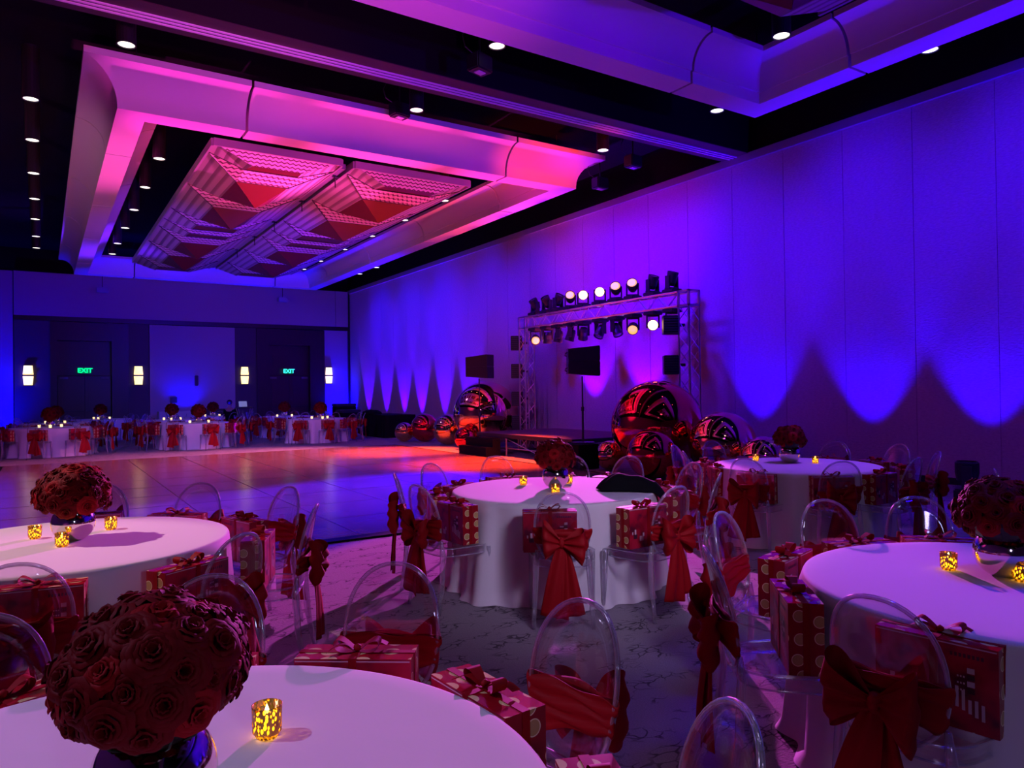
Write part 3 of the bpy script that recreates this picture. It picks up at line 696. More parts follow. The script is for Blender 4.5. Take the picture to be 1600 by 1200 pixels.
def gift_bow(bm, k=1):
    for s in (-1, 1):
        def loop(u, v):
            a = PI * (2 * u - 1); r = (1 + math.cos(a)) / 2
            return Vector((s * .075 * r, (v - .5) * (.018 + .035 * r), GH + .006 + .026 * r + .022 * math.sin(a) * (.25 + r)))
        grid(bm, loop, int(16 * k), int(4 * k) or 2)
        def tl(u, v): return Vector((s * (.01 + .08 * u), .045 * u * s + (v - .5) * .03, GH + .008 + .022 * math.sin(u * 3)))
        grid(bm, tl, int(8 * k), 2)
    bmesh.ops.create_icosphere(bm, subdivisions=1, radius=.014, matrix=Matrix.Translation((0, 0, GH + .014)))
def ribbon(bm):
    e = .0022
    box(bm, -.013, .013, -GD - e, GD + e, GH, GH + e); box(bm, -.013, .013, -GD - e, -GD, 0.002, GH); box(bm, -.013, .013, GD, GD + e, 0.002, GH)
    box(bm, -GW - e, GW + e, -.013, .013, GH + .0003, GH + e); box(bm, -GW - e, -GW, -.013, .013, .002, GH); box(bm, GW, GW + e, -.013, .013, .002, GH)
def prints(bm, seed):
    rr = random.Random(seed)
    for sgn in (-1, 1):
        y = sgn * (GD + .0012)
        def rq(x0, x1, z0, z1, mi=0):
            vs = [(x0, y, z0), (x1, y, z0), (x1, y, z1), (x0, y, z1)]; bm.faces.new([bm.verts.new(p) for p in vs]).material_index = mi
        S_ = 1
        x = .045                                    # a row of lipstick-like strokes stepping down
        for k in range(6):
            hh = rr.uniform(.035, .075); rq(S_ * x, S_ * x + .010, .045 + .012 * (5 - k) * .6, .045 + .012 * (5 - k) * .6 + hh); x += .019
        for k in range(4): rq(.10, .122, .125 + k * .022, .143 + k * .022, 0 if k % 2 else 1)      # palette swatches
        for k in range(9): cx, cz = .07 + (k % 3) * .009, .13 + (k // 3) * .022; rq(cx, cx + .005, cz, cz + .006)
        rq(-.14, -.125, .10, .135); rq(-.15, -.115, .07, .10, 1); rq(-.165, -.155, .10, .12); rq(-.06, -.045, .08, .105)
        for k in range(3): rq(-.09 + k * .013, -.082 + k * .013, .05, .085)
        for k in range(8): rq(.05 + k * .013, .058 + k * .013, GH - .045, GH - .032, 1)           # small illegible heading strokes
        for a_, b_2 in (((-GW + .004), (GW - .004)),):
            rq(a_, b_2, GH - .010, GH - .006, 0)
GIFTS, GIFT_F = [], []
for sd in range(2):
    t = thing('gift_box', '', 'gift box'); bm = bmesh.new(); gift_mesh(bm); o = put('box', bm, [M_DOTS, M_LID, M_PRINT], t)
    bm = bmesh.new(); prints(bm, sd); put('printed_front', bm, [M_PWHITE, M_PDARK], o)
    bm = bmesh.new(); ribbon(bm); put('ribbon', bm, M_SASH, t)
    bm = bmesh.new(); gift_bow(bm); o = put('bow', bm, M_SASH, t, True); GIFTS.append(t)
bm = bmesh.new(); gift_mesh(bm); n0 = len(bm.faces)
gift_bow(bm, .5); ribbon(bm); bm.faces.ensure_lookup_table()
for f in bm.faces[n0:]: f.material_index = 3
gf = put('gift_box', bm, [M_DOTS, M_LID, M_PRINT, M_SASH])
GIFT_F.append(gf)

CHF = CHAIRS_F[0]
used = {}
def inst(proto, loc, rz, label, cat, group):
    if proto.name not in used:
        used[proto.name] = 1; o = proto; o.location = loc; o.rotation_euler = (0, 0, rz)
        return tag(o, label, cat, group)
    o = dup(proto, loc, rz); return tag(o, label, cat, group)
GN = {0: 'gifts'}
def place(tx, ty, ang, dist, label_tail, gname, near=True, i=0, jit=0., gift=True, gdx=0):
    """ang: direction from the table centre in degrees; dist: of the chair origin"""
    a = math.radians(ang); x, y = tx + dist * math.cos(a), ty + dist * math.sin(a); rz = a + PI / 2 + jit
    ch, gb = (CHAIRS[i % 4], GIFTS[i % 2]) if near else (CHAIRS_F[i % 2], GIFT_F[0])
    inst(ch, (x, y, 0), rz, 'clear chair with red sash, ' + label_tail, 'chair', 'clear chairs around ' + gname)
    if gift:
        f = Vector((-math.sin(rz), math.cos(rz), 0)) * (min(.185, dist - .955) if ty < 2 and tx < 1 else .06 + .012 * math.sin(i * 2.1)); s = Vector((math.cos(rz), math.sin(rz), 0)) * (gdx if gdx else .02 * math.sin(i * 1.7))
        inst(gb, (x + f.x + s.x, y + f.y + s.y, .4605), rz + .08 * math.sin(i * 3.3), 'red gift box, ' + label_tail, 'gift box', 'gift boxes around ' + gname)

# near tables: (name, centre, phrase, chairs as (angle, radius of the chair-back top))
T1, T2, T3, T4, T5, T6 = (3.65, 5.02), (6.82, 4.94), (.13, 4.93), (3.45, 1.41), (.13, 1.60), (7.0, 1.65)
NEAR = [
    (T1, 'table with the black jacket', 'jacket table', [(78, 1.42), (45, 1.28), (22, 1.40), (-16, 1.34), (-49, 1.33), (-89, 1.36), (-123, 1.33), (-173, 1.32), (152, 1.29), (116, 1.29)]),
    (T2, 'table nearest the mirror balls', 'mirror-ball table', [(47, 1.46), (17, 1.5), (-11, 1.5), (-51, 1.33), (-88, 1.24), (-125, 1.24), (-167, 1.16), (149, 1.16), (109, 1.36), (75, 1.5)]),
    (T3, 'table by the dance floor corner', 'corner table', [(81, 1.50), (50, 1.36), (16, 1.40), (-22, 1.34), (-62, 1.37), (-98, 1.31)]),
    (T4, 'violet-lit table', 'violet-lit table', [(70, 1.28), (44, 1.35), (104, 1.31), (146, 1.27), (-177, 1.16)]),
    (T5, 'table with the biggest rose bouquet', 'biggest-bouquet table', [(103, 1.2), (74, 1.33), (45, 1.46), (11, 1.31), (-27, 1.2)]),
]
ii = 0
for c, ph, gn, chs in NEAR:
    ref = 90.0
    order = sorted(chs, key=lambda q: (ref - q[0]) % 360 if (ref - q[0]) % 360 < 342 else (ref - q[0]) % 360 - 360)
    for k, (a, rt) in enumerate(order):
        pos = {0: 'the one straight behind'}.get(k, None)
        place(c[0], c[1], a, rt - .255, '%s clockwise from dance-floor side, %s' % (ORD[k], ph), 'the ' + gn, True, ii, .10 * math.sin(ii * 2.7), True, {(3.65, -123): -.085, (3.45, -177): .05}.get((c[0], a), 0)); ii += 1
place(T6[0], T6[1], 116, .99, 'alone in view before the wall uplight', 'the hidden table', True, ii)
TT = [(T1, .86, 3, 'round table in pink light with black jacket draped on its edge'), (T2, .86, 5, 'round table between mirror balls and blue scalloped wall'),
      (T3, .86, 8, 'round white table beside the dance floor corner, long cloth'), (T4, .86, 11, 'round table in violet light with chair boxes showing print'),
      (T5, .86, 14, 'round lavender table carrying the biggest rose bouquet'), (T6, .86, 17, 'round table beside the wall uplight, mostly out of view')]
for c, r, sd, lb in TT: round_table(c[0], c[1], r, sd, lb)

# far tables
FAR = [((.19, 23.6), 'front-row far table before first doors'), ((3.9, 23.8), 'front-row far table before blue panel'), ((7.66, 23.8), 'front-row far table before second doors'),
       ((.36, 27.3), 'middle-row far table before first doors'), ((3.82, 27.2), 'middle-row far table before blue panel'), ((7.69, 27.4), 'middle-row far table before second doors'),
       ((1.83, 30.4), 'last-row far table before first doors'), ((5.55, 30.3), 'last-row far table before blue panel')]
FR = .97
for q, (c, ph) in enumerate(FAR):
    round_table(c[0], c[1], FR, 21 if q % 2 else 22, 'small distant ' + ph + ', white cloth', 160)
    n = 10; a0 = -90 + (17 * q) % 30 - 12
    for k in range(n):
        place(c[0], c[1], a0 - 36 * k + 5 * math.sin(k * 5 + q), 1.29, '%s clockwise from dance floor, %s' % (ORD[k], ph), ph, False, ii, .12 * math.sin(ii * 1.9), gift=(q < 6)); ii += 1

# ------------------------------------------------------------------ roses, vases, candles
def rose_bm(seed, lod=0):
    rr = random.Random(seed); bm = bmesh.new(); layers = ((3, .010, .034, 1.35), (3, .017, .036, 1.2), (4, .025, .036, 1.0), (5, .034, .034, .80), (6, .042, .030, .58)) if lod == 0 else ((3, .022, .032, 1.2), (5, .042, .034, .6))
    nu, nv = (7, 6) if lod == 0 else (4, 3)
    for li, (n, rad, hgt, curl) in enumerate(layers):
        for k in range(n):
            a0 = 2 * PI * (k + .5 * (li % 2)) / n + rr.uniform(-.15, .15); half = 1.25 * PI / n + .25
            h2 = hgt * rr.uniform(.92, 1.08); rd = rad * rr.uniform(.95, 1.06)
            def f(u, v, a0=a0, half=half, h2=h2, rd=rd, curl=curl, li=li):
                a = a0 + (u - .5) * 2 * half * (.55 + .45 * math.sin(PI * min(1, v * .8 + .15)))
                r = rd * (.25 + .75 * math.sin(v * PI / 2 * (1.0 if curl > .5 else 1.1))) * (1 + .06 * abs(u - .5))
                lip = max(0, v - .72) / .28
                r += lip ** 2 * (.003 + .0085 * (1.3 - curl)) ; z = h2 * (1.15 if curl > 1 else 1.0) * (math.sin(v * PI / 2) ** .8) * (.45 + .42 * curl) - lip ** 2 * (.002 + .009 * (1.2 - curl)) - .006 * (abs(u - .5) * 2) ** 2 * v
                r += .0016 * math.sin(9 * a + li) * v
                return Vector((r * math.cos(a), r * math.sin(a), z))
            grid(bm, f, nu, nv)
    return bm
ROSES = []
for sd in range(3):
    me_o = put('rose', rose_bm(sd), M_ROSE if sd < 2 else M_ROSE2, None, True); ROSES.append(me_o)
ROSE_USED = [0, 0, 0]
def bouquet(x, y, zc, Rb, n, label, near=True, seed=0, sq=.86):
    rr = random.Random(seed)
    dirs = []
    for k in range(n):
        z = 1 - 1.42 * (k + .5) / n; a = k * 2.39996; s = math.sqrt(1 - z * z); dirs.append(Vector((s * math.cos(a), s * math.sin(a), z)))
    if near:
        t = thing('rose_bouquet', label, 'bouquet', (x, y, zc), 0, 'rose bouquets in mirror vases')
        bm = bmesh.new(); bmesh.ops.create_icosphere(bm, subdivisions=3, radius=Rb * .70)
        for v in bm.verts: v.co *= 1 + .05 * math.sin(v.co.x * 80) * math.cos(v.co.y * 70); v.co.z *= sq
        put('foliage_core', bm, M_LEAF, t)
        for i, d in enumerate(dirs):
            j = (i * 7 + seed) % 3 if (i % 6 == 2) else (i % 2); j = 2 if (i % 6 == 2) else j
            if not ROSE_USED[j]: o = ROSES[j]; ROSE_USED[j] = 1
            else: o = ROSES[j].copy(); COL.objects.link(o)
            o.parent = t; rq = Rb * rr.uniform(.72, .86); o.location = (d.x * rq, d.y * rq, d.z * rq * sq)
            dd = (d + Vector((rr.uniform(-.22, .22), rr.uniform(-.22, .22), rr.uniform(-.1, .2)))).normalized()
            o.rotation_mode = 'QUATERNION'; o.rotation_quaternion = dd.to_track_quat('Z', 'Y') @ Matrix.Rotation(rr.uniform(0, 6), 3, 'Z').to_quaternion()
            sc = rr.uniform(.82, 1.12) * Rb / .2; o.scale = (sc, sc, sc)
        bm = bmesh.new()
        for k in range(9):
            a = k * .7; tube(bm, [(.12 * math.cos(a), .12 * math.sin(a), -.06), (.05 * math.cos(a), .05 * math.sin(a), -.16), (.03 * math.cos(a + 1), .03 * math.sin(a + 1), -.22)], .003, 5)
        put('stems', bm, M_LEAF, t)
        return t
    bm = bmesh.new(); base = rose_bm(5, 1)
    bmesh.ops.create_icosphere(bm, subdivisions=2, radius=Rb * .8)
    me = bpy.data.meshes.new('tmp'); base.to_mesh(me); base.free()
    for d in dirs:
        n0 = len(bm.verts); bm.from_mesh(me); bm.verts.ensure_lookup_table()
        M = Matrix.Translation(d * Rb * .75) @ d.to_track_quat('Z', 'Y').to_matrix().to_4x4() @ Matrix.Scale(Rb / .17, 4)
        bmesh.ops.transform(bm, matrix=M, verts=bm.verts[n0:])
    bpy.data.meshes.remove(me)
    o = put('rose_bouquet', bm, M_ROSE, None, True); o.location = (x, y, zc); return tag(o, label, 'bouquet', 'rose bouquets in mirror vases')
def vase_bm(n=40):
    bm = bmesh.new(); pr = [(0, .0), (.045, .0)]
    for k in range(1, 15):
        a = -1.16 + k / 14 * (1.16 + 1.02); pr.append((.115 * math.cos(a), .104 + .113 * math.sin(a)))
    pr += [(.064, .212), (.058, .205), (.06, .19), (.09, .16), (.1, .1), (.04, .02), (0, .015)]
    lathe(bm, pr, n); return bm
VASE = put('globe_vase', vase_bm(), M_CHROME, None, True)
def votive_proto():
    t = thing('votive_candle', '', 'candle')
    bm = bmesh.new(); lathe(bm, [(0, .004), (.024, .004), (.027, 0), (.029, .006), (.0345, .012), (.036, .07), (.0365, .076), (.034, .076), (.0335, .014), (0, .012)], 28); put('glass_holder', bm, M_MERC, t, True)
    bm = bmesh.new(); lathe(bm, [(0, .013), (.031, .013), (.031, .050), (0, .048)], 20); put('wax', bm, M_WAX, t, True)
    bm = bmesh.new(); lathe(bm, [(0, .049), (.005, .054), (.006, .060), (.003, .070), (0, .078)], 10); put('flame', bm, M_FLAME, t, True)
    return t
VOT = votive_proto()
BQ = [((.18, 1.58), .186, 52, 'biggest rose bouquet, deep red, on the lavender table'), ((.15, 4.98), .212, 50, 'round red rose bouquet on the table by dance floor corner'),
      ((3.70, 5.05), .185, 42, 'red rose bouquet on the pink-lit jacket table'), ((6.95, 5.10), .185, 40, 'dark rose bouquet on the table nearest the mirror balls'), ((3.54, 1.52), .20, 46, 'dark rose bouquet with trailing bloom on the violet-lit table')]
ZT = .7605
TNM = ['lavender table with biggest bouquet', 'table by dance floor corner', 'pink-lit jacket table', 'table nearest the mirror balls', 'violet-lit table']
for i, ((x, y), rb, n, lb) in enumerate(BQ):
    bouquet(x, y, ZT + (.292 if i == 0 else .262), rb, n, lb, True, i)
    inst(VASE, (x, y, ZT), 0, 'round mirror-silver vase on the ' + TNM[i], 'vase', 'round mirror vases')
VC = [[(.46, 1.84, 'beside the mirror vase')], [(-.04, 5.18, 'nearest the carpet corridor'), (.09, 4.81, 'before the vase'), (.36, 5.23, 'nearest the gift boxes')],
      [(3.60, 5.40, 'on the dance-floor side of the vase'), (3.50, 4.78, 'before the vase'), (3.98, 5.23, 'toward the jacket')],
      [(6.84, 5.47, 'on the mirror-ball side of the vase'), (7.12, 4.90, 'toward the blue wall')], [(3.46, 1.71, 'on the dance-floor side of the vase'), (3.50, 1.43, 'closest beside the vase')]]
for i, L in enumerate(VC):
    for (x, y, wh) in L: inst(VOT, (x, y, ZT), x * 5, 'gold speckled votive %s, %s' % (wh, TNM[i]), 'candle', 'gold votive candles')
# far centrepieces
bm = bmesh.new(); lathe(bm, [(0, 0), (.03, 0), (.036, .07), (0, .075)], 10); VF = put('votive_candle', bm, mat('votive_far_lit', (1, .8, .4), .4, emit=(1, .66, .25), es=2.2), None, True)
bf = None
for q, (c, ph) in enumerate(FAR):
    x, y = c[0] + .12 * math.sin(q), c[1] + .1 * math.cos(q * 2); lb = 'small red bouquet on the ' + ph
    if bf is None: bf = bouquet(x, y, ZT + .34, .24, 22, lb, False, 9)
    else: o = bf.copy(); COL.objects.link(o); o.location = (x, y, ZT + .34); o['label'] = lb; o.rotation_euler.z = q
    inst(VASE, (x, y, ZT), q, 'small distant mirror vase on the ' + ph, 'vase', 'round mirror vases')
    for k in range(3):
        a = 2.1 * k + q + .5; inst(VF, (x + .30 * math.cos(a), y + .30 * math.sin(a), ZT), 0, 'tiny lit votive, %s round the vase, %s' % (ORD[k], ph), 'candle', 'lit votives on ' + ph)

# ------------------------------------------------------------------ mirror balls
for (x, y, r, m, lb) in [(10.71, 17.95, .94, M_MROSE, 'huge rose-gold mirror ball beyond the stage corner'), (10.30, 21.1, .45, M_MRED, 'red mirror ball between two gold ones by the draped table'),
                         (9.81, 21.6, .31, M_GOLD, 'small gold mirror ball at the end of its row'), (10.22, 19.35, .46, M_GOLD, 'gold mirror ball tucked against the huge rose-gold one'),
                         (9.80, 17.55, .31, M_MRED, 'small red mirror ball before the stage steps'), (9.97, 10.28, .88, M_MRED, 'huge red mirror ball at the stage end'),
                         (9.08, 9.50, .44, M_MRED, 'middle-sized red mirror ball before the huge red one'), (9.48, 11.10, .29, M_MROSE, 'small copper mirror ball beside the draped box'),
                         (10.05, 8.74, .59, M_MROSE, 'large dark rose mirror ball touching the huge red one'), (9.86, 7.72, .40, M_MROSE, 'mirror ball behind the clear chairs, last of its cluster')]:
    bm = bmesh.new(); bmesh.ops.create_uvsphere(bm, u_segments=64, v_segments=32, radius=r)
    o = put('mirror_ball', bm, m, None, True); o.location = (x, y, r); tag(o, lb, 'mirror ball', 'inflatable mirror balls beside the stage')
    bm = bmesh.new(); lathe(bm, [(0, .01), (.02, .008), (.022, -.01), (0, -.02)], 12); q = put('valve', bm, m, o); q.location = (-r * .5, -r * .3, r * .805)

# ------------------------------------------------------------------ stage, steps, box, speakers
SX0, SX1, SY0, SY1, SZ = 9.50, 12.0, 12.35, 16.38, .54
t = thing('stage_platform', 'low portable stage with dark carpeted deck on metal legs', 'stage', (0, 0, 0))
put('deck', BX(SX0, SX1, SY0, SY1, SZ - .03, SZ, bev=.005), mat('stage_carpet', (.10, .07, .09), .8), t)
bm = bmesh.new(); box(bm, SX0 - .02, SX1 + .02, SY0 - .02, SY0, SZ - .1, SZ - .005); box(bm, SX0 - .02, SX0, SY0, SY1, SZ - .1, SZ - .005); box(bm, SX0, SX1, SY1, SY1 + .02, SZ - .1, SZ - .005); put('deck_edge', bm, M_DARKM, t)
for xx in (SX0 + .05, (SX0 + SX1) / 2, SX1 - .05):
    for yy in (SY0 + .05, SY0 + 1.35, SY0 + 2.7, SY1 - .05):
        bm = bmesh.new(); tube(bm, [(xx, yy, 0), (xx, yy, SZ - .03)], .022, 8); put('leg', bm, M_METAL, t)
bm = bmesh.new()
for xx in (SX0 + .05, SX1 - .05):
    for y0 in (SY0 + .05, SY0 + 1.35, SY0 + 2.7):
        tube(bm, [(xx, y0, .12), (xx, min(y0 + 1.33, SY1 - .05), .42)], .012, 6); tube(bm, [(xx, y0, .2), (xx, min(y0 + 1.33, SY1 - .05), .2)], .012, 6)
put('braces', bm, M_METAL, t)
o = put('stage_steps', None or (lambda bm: (box(bm, 9.02, 9.44, 15.15, 16.5, 0, .22), box(bm, 9.22, 9.44, 15.15, 16.5, .22, .42), bm)[2])(bmesh.new()), M_BCLOTH)
tag(o, 'black two-tread steps against the stage front', 'steps')
bm = BX(8.95, 9.47, 11.42, 12.32, 0, .50, bev=.01); o = put('draped_box', bm, M_BCLOTH); tag(o, 'low black draped box at the stage corner carrying a speaker stand', 'box')
def speaker(loc, pole_h, rz, lb1, lb2, grey):
    x, y, z0 = loc
    t = thing('speaker_stand', lb2, 'speaker stand', (x, y, z0))
    bm = bmesh.new(); tube(bm, [(0, 0, .03), (0, 0, .5 * pole_h)], .022, 8); tube(bm, [(0, 0, .5 * pole_h), (0, 0, pole_h)], .016, 8); put('pole', bm, M_DARKM, t)
    bm = bmesh.new(); lathe(bm, [(0, 0), (.24, 0), (.24, .02), (.03, .035), (0, .035)], 24); put('base_plate', bm, M_DARKM, t)
    bm = bmesh.new(); lathe(bm, [(0, .48 * pole_h), (.035, .48 * pole_h), (.035, .54 * pole_h), (0, .54 * pole_h)], 10); put('collar', bm, M_DARKM, t)
    s = thing('line_speaker', lb1, 'speaker', (x, y, z0 + pole_h), rz)
    for k, zz in enumerate((.0, .313)):
        bm = bmesh.new()
        # trapezoid cabinet: tall front, lower tapered back
        F = [(-.34, .0), (.30, .055 if k == 0 else .0), (.30, .312 if k == 0 else .25), (-.34, .312)]
        va = [bm.verts.new((px_, -.19, pz_ + zz)) for px_, pz_ in F]; vb = [bm.verts.new((px_, .19, pz_ + zz)) for px_, pz_ in F]
        bm.faces.new(va); bm.faces.new(vb[::-1])
        for i in range(4): bm.faces.new((va[i], vb[i], vb[(i + 1) % 4], va[(i + 1) % 4]))
        c = put('cabinet', bm, M_DARKM, s)
        put('grille', BX(-.352, -.34, -.175, .175, zz + .02, zz + .29), mat('grille', (.02, .02, .022), .7), c)
        put('rear_panel', BX(.300, .306, -.17, .17, zz + .05, zz + .26), M_GREYPLASTIC if grey else M_DARKM, c)
        bm = bmesh.new(); tube(bm, [(.30, -.07, zz + .10), (.345, -.07, zz + .12), (.345, .05, zz + .16), (.30, .05, zz + .18)], .012, 6); put('handle', bm, M_DARKM, c)
    return s
speaker((9.72, 16.62, 0), 1.93, math.radians(120), 'black twin speaker with pale back, on pole by the huge rose-gold ball', 'tall black pole stand before the huge rose-gold ball', True)
speaker((9.40, 11.85, .50), 1.38, math.radians(150), 'black twin speaker on pole above the draped box', 'slim black speaker pole standing on the draped box', False)

# ------------------------------------------------------------------ truss with moving heads
t = thing('lighting_truss', 'silver goalpost lighting truss spanning the stage', 'truss', (11.25, 13.5, 0))
def truss_bm(p0, p1, w=.145, step=.29):
    bm = bmesh.new(); p0, p1 = Vector(p0), Vector(p1); d = (p1 - p0); L = d.length; d.normalize()
    a = Vector((1, 0, 0)) if abs(d.x) < .9 else Vector((0, 1, 0)); b_ = d.cross(a).normalized(); a = b_.cross(d)
    C = [(a * sx + b_ * sy) * w for sx, sy in ((1, 1), (1, -1), (-1, -1), (-1, 1))]
    for c in C: tube(bm, [p0 + c, p1 + c], .022, 6)
    n = max(2, int(L / step)); 
    for k in range(n):
        for i in range(4):
            A, B = C[i], C[(i + 1) % 4]
            if k % 2: A, B = B, A
            tube(bm, [p0 + d * (L * k / n) + A, p0 + d * (L * (k + 1) / n) + B], .009, 4)
    return bm
YR, YL2 = 10.62, 16.62
for yy in (YR, YL2):
    put('column', truss_bm((0, yy - 13.5, .02), (0, yy - 13.5, 3.3)), M_METAL, t)
    bm = bmesh.new()
    for a_ in (-1, 1):
        for b_ in (-1, 1):
            box(bm, a_ * .145 - .02, a_ * .145 + .02, yy - 13.5 + b_ * .145 - .02, yy - 13.5 + b_ * .145 + .02, 3.3, 3.63)
            box(bm, a_ * .145 - .02, a_ * .145 + .02, yy - 13.5 - .165, yy - 13.5 + .165, 3.46 + b_ * .15 - .02, 3.46 + b_ * .15 + .02)
            box(bm, -.165, .165, yy - 13.5 + a_ * .145 - .02, yy - 13.5 + a_ * .145 + .02, 3.46 + b_ * .15 - .02, 3.46 + b_ * .15 + .02)
    put('corner_block', bm, M_METAL, t)
    put('base_plate', BX(-.3, .3, yy - 13.8, yy - 13.2, 0, .02), M_DARKM, t)
put('crossbeam', truss_bm((0, YR + .16 - 13.5, 3.46), (0, YL2 - .16 - 13.5, 3.46)), M_METAL, t)
def head_proto():
    t = thing('moving_head', '', 'stage light')
    put('base', BX(-.13, .13, -.15, .15, 0, .07, bev=.015), M_DARKM, t)
    y = put('yoke', (lambda bm: (box(bm, -.13, -.10, -.05, .05, .08, .32), box(bm, .10, .13, -.05, .05, .08, .32), box(bm, -.13, .13, -.06, .06, .07, .10), bm)[3])(bmesh.new()), M_DARKM, t)
    bm = bmesh.new(); lathe(bm, [(0, -.14), (.075, -.13), (.10, -.06), (.098, .03), (.108, .10), (.108, .135), (.10, .135), (.10, .12), (0, .12)], 20); h = put('head', bm, M_DARKM, t, False)
    bm = bmesh.new(); lathe(bm, [(0, .130), (.05, .128), (.097, .122), (0, .1215)], 20); put('lens', bm, M_LAMPON, h, True)
    return t
HY = [16.18, 15.63, 15.14, 14.62, 14.11, 13.46, 12.88, 12.31, 11.67, 11.09]
camp = Vector((0, 0, 1.6)); hp = head_proto(); first = True
TOPL = ['off', 'off', 'off', 'dim', 'on', 'on', 'dim', 'dim', 'off', 'off']; BOTL = ['dim', 'off', 'off', 'off', 'off', 'off', 'off', 'dim', 'on', 'on']
for row, z, st in (('top', 3.63, TOPL), ('bottom', 3.29, BOTL)):
    for k, yy in enumerate(HY):
        p = Vector((11.25 if row == 'top' else 11.25, yy, z)); s = 1 if row == 'top' else -1
        o = hp if first else dup(hp, (0, 0, 0), 0); first = False
        o.location = p; o.scale = (1.12,) * 3; o.rotation_mode = 'XYZ'; yawd = math.atan2(-p.y, -p.x); o.rotation_euler = (0 if s > 0 else PI, 0, 0)
        hc = p + Vector((0, 0, .27 * s))
        tgt = {'on': camp + Vector((R.uniform(-.8, .8), R.uniform(-.8, .8), R.uniform(-.3, 1))), 'dim': Vector((3.5, 5, -2.0 if row == 'bottom' else 9)), 'off': hc + Vector((R.uniform(-.8, .3), R.uniform(-.9, .9), 1.1 if row == 'top' else -1.3))}[st[k]]
        d = (tgt - hc).normalized()
        loc = Matrix.Rotation(-o.rotation_euler.x, 3, 'X') @ d
        for ch in o.children:
            nm = ch.name.split('.')[0]
            if nm == 'yoke':
                yw = math.atan2(loc.y, loc.x) + PI / 2; ch.rotation_euler = (0, 0, yw)
            if nm == 'head':
                ch.location = (0, 0, .27); ch.rotation_mode = 'QUATERNION'; ch.rotation_quaternion = loc.to_track_quat('Z', 'X')
                for le in ch.children:
                    m_ = {'on': M_LAMPON, 'dim': M_LAMPDIM, 'off': M_LAMPOFF}[st[k]]
                    le.material_slots[0].link = 'OBJECT'; le.material_slots[0].material = m_
        tag(o, '%s stage light %s truss beam, %s from rose-gold ball' % ({'on': 'brightly lit', 'dim': 'dimly lit', 'off': 'unlit black'}[st[k]], 'on top of' if row == 'top' else 'hung under', ORD[k]), 'stage light', 'moving heads on the truss')
def strobe(x, y, z, lb):
    t = thing('strobe_panel', lb, 'stage light', (x, y, z), math.radians(-33))
    put('housing', BX(-.16, .16, -.10, .10, -.2, .2, bev=.01), M_DARKM, t)
    bm = bmesh.new()
    for k in range(7): box(bm, -.14, .14, -.12, -.10, -.18 + k * .054, -.155 + k * .054)
    put('louvre', bm, mat('louvre', (.05, .045, .05), .3), t)
    put('bracket', BX(.14, .3, -.02, .02, -.03, .03), M_DARKM, t)
for k, z in enumerate((2.92, 2.14, 1.37, .70)): strobe(11.12, 16.93, z, 'black louvred panel light, %s from top, on column by rose-gold ball' % ORD[k])
for k, z in enumerate((2.92, 2.09)): strobe(11.02, 10.92, z, 'black louvred panel light, %s on column behind the huge red ball' % ('upper' if k == 0 else 'lower'))

# uplight fixtures along the wall
UPN = {5.35: 'nearest the violet-lit table', 7.5: 'under the middle blue scallop', 9.75: 'under the blue scallop beside the truss', 12.6: 'behind the stage', 21.6: 'first beyond the rose-gold ball', 23.4: 'second beyond the rose-gold ball', 25.3: 'third beyond the rose-gold ball', 26.9: 'fourth beyond the rose-gold ball', 28.7: 'fifth beyond the rose-gold ball', 30.7: 'last before the far corner'}
pf = None
for yy, ph in UPN.items():
    if pf is None:
        pf = thing('wall_uplight', '', 'uplight', (WALLX - .55, yy, 0))
        put('base', BX(-.12, .12, -.14, .14, 0, .03), M_DARKM, pf)
        bm = bmesh.new(); lathe(bm, [(0, .03), (.07, .03), (.07, .10), (.065, .10), (.065, .085), (0, .085)], 16); put('can', bm, M_DARKM, pf)
        o = pf
    else: o = dup(pf, (WALLX - (.55 if yy < 20 else .42), yy, 0), 0)
    o['label'] = 'small black floor uplight at the wall base, ' + ph; o['group'] = 'floor uplights along the stage wall'
t = thing('floor_moving_head', 'dark blue-lit moving head on the carpet before the wall', 'stage light', (10.95, 5.14, 0), .4)
put('base', BX(-.2, .2, -.16, .16, 0, .14, bev=.02), M_DARKM, t)
put('yoke', (lambda bm: (box(bm, -.20, -.16, -.06, .06, .14, .46), box(bm, .16, .20, -.06, .06, .14, .46), bm)[2])(bmesh.new()), M_DARKM, t)
bm = bmesh.new(); lathe(bm, [(0, .24), (.13, .25), (.15, .36), (.15, .50), (.13, .52), (.13, .5), (0, .5)], 20); put('head', bm, M_DARKM, t)

